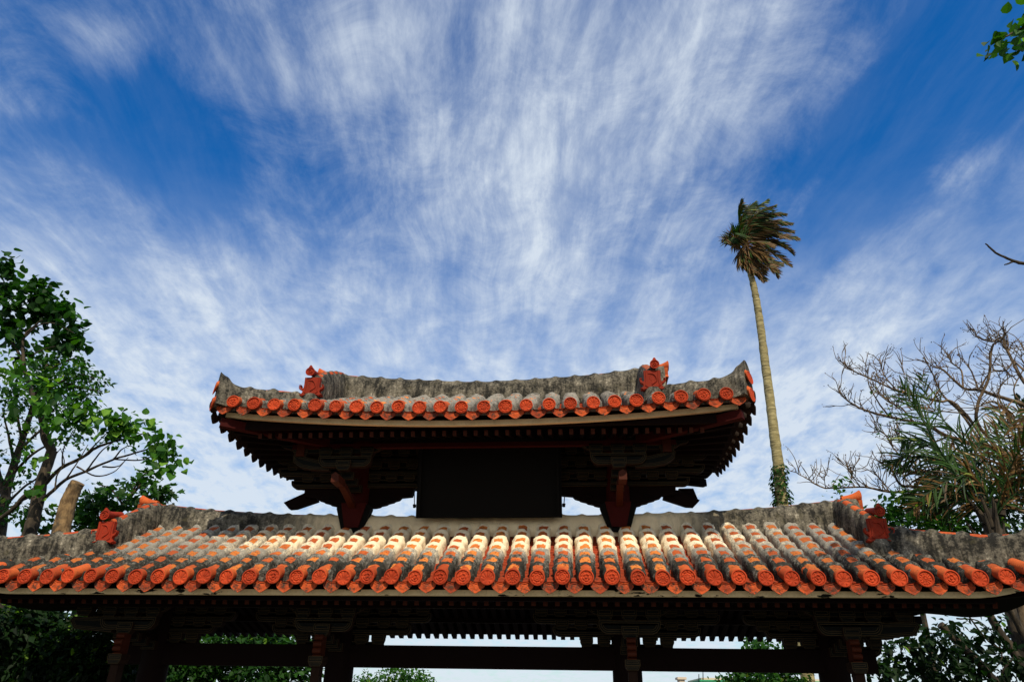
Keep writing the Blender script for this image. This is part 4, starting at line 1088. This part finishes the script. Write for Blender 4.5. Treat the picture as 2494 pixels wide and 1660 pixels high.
# ---- low palm with drooping fronds, right
Y = 3.3; q = random.Random(31)
base = Vector((at(2425, 1300, Y).x, Y, 0))
pl = empty('low_palm', base); tag(pl, 'low feather palm with long green fronds and dry hanging leaves beyond the right ridge', 'palm tree')
t = MB(); down(t, 2422, 1340, Y, 12, 4)
limb(t, [(2425, 1345), (2418, 1290), (2412, 1240)], Y, Y, 26, 14, 10, seed=5)
for k in range(16):
    a = q.uniform(0, 6.28); s_ = mpp(2420, 1290, Y); b0 = at(2420, 1345-6*k, Y); o_ = Vector((math.cos(a), math.sin(a)*.8, 0))
    t.tube([b0+o_*20*s_, b0+o_*30*s_+Vector((0, 0, 26*s_)), b0+o_*(44+k)*s_+Vector((0, 0, 70*s_))], 9*s_, 2*s_, 6, 0, .1, k)
fixp(t.build('trunk', M_bark, pl))
LF = [([(1000, 1400), (870, 1250), (760, 1080), (670, 930), (590, 800), (545, 720)], 0.05, .42), ([(990, 1380), (850, 1200), (700, 1090), (560, 1090), (470, 1140)], .3, .38), ([(1000, 1390), (830, 1180), (700, 1020), (600, 1000), (540, 1010)], .1, .36), ([(1010, 1390), (900, 1150), (860, 1000), (700, 830), (640, 650)], .15, .40),
      ([(1000, 1400), (800, 1230), (650, 1170), (530, 1140)], .95, .30), ([(1010, 1400), (1000, 1200), (1060, 1000), (1120, 900), (1150, 830)], .8, .36), ([(1020, 1400), (1080, 1200), (1150, 1050), (1230, 980)], .8, .40), ([(1000, 1390), (900, 1250), (860, 1120), (900, 1020), (980, 1000)], .3, .36), ([(1010, 1400), (850, 1300), (760, 1310), (690, 1390)], .7, .36),
      ([(1020, 1400), (1100, 1300), (1180, 1250), (1250, 1260)], .8, .4), ([(1010, 1380), (950, 1180), (820, 1080), (720, 1130), (650, 1250)], .4, .36), ([(1010, 1390), (920, 1290), (820, 1240), (700, 1260), (600, 1330)], .65, .36), ([(1010, 1390), (900, 1320), (780, 1290), (680, 1310), (580, 1370)], .6, .33), ([(1000, 1400), (930, 1200), (930, 1060), (1010, 960), (1090, 900)], .7, .36),
      ([(1020, 1390), (1090, 1150), (1100, 1000), (1060, 860), (1000, 830)], .85, .34), ([(1010, 1400), (980, 1280), (900, 1180), (760, 1220), (640, 1300)], .5, .36), ([(1030, 1390), (1140, 1200), (1200, 1150), (1260, 1160)], .6, .4)]
for pts, dry, Lm in LF:
    frond(pl, M_palmg, Z9(pts), Y, Y+q.uniform(-.8, .8), Lm*1.6, q, wind=Vector((-.15, .05, -.10)), dens=36, r0=.016, w_=.030, droop=.5, dry=dry*.7, jit=.26)

# ---- shrubs and trees low on the right and seen through the gate
def bush(name, label, cat, Y, lst, per, Lpx, shape, lmat, seed, trunkpx, bright=0, group=None, limbs=(), tmat=None, wind=Vector((.3, 0, -.3)), dY=.6, org=(0, 0), sc_=1):
    t = MB(); c = MB(); base = down(t, trunkpx[0], trunkpx[1], Y, trunkpx[2], seed)
    for k, (pts, r0, r1) in enumerate(limbs): limb(t, pts, Y, Y+.2, r0, r1, 7, seed=seed+k)
    clumps(c, lst, Y, per, Lpx, shape, seed, org, sc_, bright, wind, dY)
    return tree(name, label, cat, base, t, c, tmat or M_bark, lmat, group)
bush('shrub', 'bright yellow green bush just beyond the right ridge finial', 'shrub', 4.2, [(2150, 1245, 24), (2185, 1230, 30), (2220, 1222, 34), (2250, 1245, 34), (2200, 1265, 36), (2160, 1290, 34), (2240, 1290, 40), (2120, 1270, 26), (2290, 1260, 36), (2300, 1300, 40), (2340, 1290, 36)],
     110, 17, OVAL, M_leafsm, 41, (2215, 1340, 6), .15)
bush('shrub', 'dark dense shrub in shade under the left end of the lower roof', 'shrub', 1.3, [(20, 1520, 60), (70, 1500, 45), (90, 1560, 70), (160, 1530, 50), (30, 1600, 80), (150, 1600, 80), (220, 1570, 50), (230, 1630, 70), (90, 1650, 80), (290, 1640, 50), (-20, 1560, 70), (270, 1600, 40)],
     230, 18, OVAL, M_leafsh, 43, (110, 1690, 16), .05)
bush('background_tree', 'leafy tree filling the left bay behind the gate', 'tree', 7.5, [(560, 1570, 50), (620, 1580, 60), (690, 1575, 50), (740, 1590, 40), (480, 1600, 70), (420, 1590, 60), (360, 1600, 60), (540, 1640, 60), (640, 1640, 60), (720, 1650, 50), (440, 1660, 60), (330, 1660, 70), (600, 1545, 24), (680, 1548, 24)],
     200, 16, OVAL, M_leafdk, 45, (560, 1720, 14), 0, 'trees seen through the gate')
bush('background_tree', 'bright green round topped tree below the tie beam in the middle bay', 'tree', 12, [(900, 1655, 24), (950, 1650, 28), (985, 1640, 24), (1010, 1655, 28), (1035, 1660, 20), (880, 1675, 30), (940, 1690, 40), (1000, 1690, 40), (965, 1632, 9), (1050, 1690, 30), (1020, 1642, 12), (860, 1690, 30)],
     260, 10, OVAL, M_leafsm, 47, (960, 1740, 8), .12, 'trees seen through the gate')
bush('background_tree', 'leafy tree below the tie beam in the right bay', 'tree', 9, [(1850, 1650, 40), (1800, 1660, 36), (1890, 1645, 40), (1930, 1660, 40), (1780, 1680, 40), (1860, 1690, 50), (1920, 1700, 50), (1835, 1568, 20), (1850, 1580, 26), (1870, 1600, 34), (1890, 1600, 30), (1830, 1610, 26), (1800, 1640, 24)],
     200, 13, OVAL, M_leafsm, 49, (1860, 1740, 10), 0, 'trees seen through the gate')
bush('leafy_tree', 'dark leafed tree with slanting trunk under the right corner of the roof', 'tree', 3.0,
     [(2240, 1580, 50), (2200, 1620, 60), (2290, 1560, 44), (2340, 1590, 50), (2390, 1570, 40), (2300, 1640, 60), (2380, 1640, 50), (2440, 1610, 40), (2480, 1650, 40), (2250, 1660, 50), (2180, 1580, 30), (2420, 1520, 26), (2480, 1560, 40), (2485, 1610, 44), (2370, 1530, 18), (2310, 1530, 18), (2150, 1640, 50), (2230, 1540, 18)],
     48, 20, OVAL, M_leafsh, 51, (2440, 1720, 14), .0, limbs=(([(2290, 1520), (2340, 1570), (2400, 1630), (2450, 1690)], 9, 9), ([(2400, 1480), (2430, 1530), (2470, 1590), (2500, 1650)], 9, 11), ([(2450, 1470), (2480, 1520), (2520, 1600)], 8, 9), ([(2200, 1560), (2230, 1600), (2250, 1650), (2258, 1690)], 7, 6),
     ([(2360, 1500), (2390, 1540), (2420, 1570), (2480, 1590)], 2, 1.5), ([(2330, 1505), (2380, 1510), (2420, 1540)], 2, 1), ([(2420, 1540), (2440, 1600), (2400, 1650)], 2, 1.5), ([(2470, 1600), (2440, 1640), (2460, 1680)], 3, 2)), tmat=M_bark)

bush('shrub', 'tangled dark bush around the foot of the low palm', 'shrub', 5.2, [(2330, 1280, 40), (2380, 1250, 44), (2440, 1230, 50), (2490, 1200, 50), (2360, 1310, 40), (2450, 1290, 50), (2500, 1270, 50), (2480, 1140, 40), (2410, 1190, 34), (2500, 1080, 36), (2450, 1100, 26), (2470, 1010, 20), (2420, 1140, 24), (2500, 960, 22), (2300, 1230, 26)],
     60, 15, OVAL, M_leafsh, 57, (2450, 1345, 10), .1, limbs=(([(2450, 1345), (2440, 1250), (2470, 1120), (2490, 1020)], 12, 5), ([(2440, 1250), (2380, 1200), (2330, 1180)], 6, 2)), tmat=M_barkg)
# ---- tree standing just out of frame at the right: one leafy spray and one bare twig reach into view
t = MB(); c = MB(); Y = -4.3; q = random.Random(3)
root = Vector((at(2494, 700, Y).x+2.7, Y, 0))
top = at(2640, 60, Y)
t.tube(smoothpath([root, root+Vector((-.05, 0, 2.0)), root+Vector((.05, .05, 4.0)), Vector((root.x, Y, top.z+.6))], 6), .085, .05, 10, 0, .06)
limb(t, [(2720, 150), (2640, 80), (2560, 55), (2490, 70), (2450, 90)], Y, Y, 7, 2, 7, seed=3)
limb(t, [(2750, 700), (2600, 650), (2494, 642), (2460, 632), (2425, 615), (2400, 592)], Y, Y, 6, 1.8, 7, seed=4)
limb(t, [(2470, 636), (2455, 642), (2446, 645)], Y, Y, 2.4, 1.4, 6, seed=5)
clumps(c, [(2480, 60, 18), (2490, 100, 18), (2455, 90, 16), (2435, 118, 12), (2465, 125, 10), (2424, 122, 8), (2492, 42, 10), (2505, 70, 26), (2540, 80, 36), (2600, 60, 50)], Y, 34, 25, HEART, 6, bright=.0, dY=.12, wind=Vector((-.3, 0, -.5)))
tree('overhanging_tree', 'tree mostly out of frame at the right with a leafy spray in the top corner', 'tree', root, t, c, M_bark, M_leafbig)

# ---- far building under the right bay
Y = 60.0
p0, p1 = at(1708, 1661, Y), at(1830, 1648, Y)
bd = empty('far_building', (p0.x, Y, 0)); tag(bd, 'beige flat roofed building with a green band seen low under the right bay', 'building')
def part(name, x0, x1, y0, y1, z0, z1, mt):
    b = MB(); b.box(x0, x1, y0, y1, z0, z1); return fixp(b.build(name, mt, bd, smooth=False))
zt = at(1720, 1649, Y).z; zg = at(1720, 1658.5, Y).z
part('wall', p0.x, p0.x+12, Y, Y+9, 0, zg, M_wallb)
part('green_band', p0.x-.15, p0.x+12.15, Y-.15, Y+9.15, zg, zg+.14, M_greenb)
part('parapet', p0.x+.05, p0.x+11.95, Y+.05, Y+8.95, zg+.14, zt, M_wallb)
for k in range(4): part('window', p0.x+1+2.8*k, p0.x+2.8+2.8*k, Y-.04, Y+.02, .9, 1.0+.5*zg, M_glass)
for px, top_ in ((1712, 1632), (1702, 1640)):
    b = MB(); a = at(px, 1660, Y); b.tube([a-Vector((0, 0, .2)), at(px, top_, Y)], .05, .03, 6); fixp(b.build('mast', M_black, bd))
pw = at(1650, 1653, 45.0); ph = at(1672, 1653, 45.0)
kk = empty('rooftop_hut', (pw.x, 45, 0)); tag(kk, 'small pale concrete hut with flat slab roof, seen left of the beige building', 'building')
b = MB(); b.box(pw.x+.12, ph.x-.12, 45, 46.2, 0, pw.z); fixp(b.build('wall', M_wallb, kk, smooth=False))
b = MB(); b.box(pw.x, ph.x, 44.9, 46.3, pw.z, pw.z+.14); fixp(b.build('roof', M_wallb, kk, smooth=False))
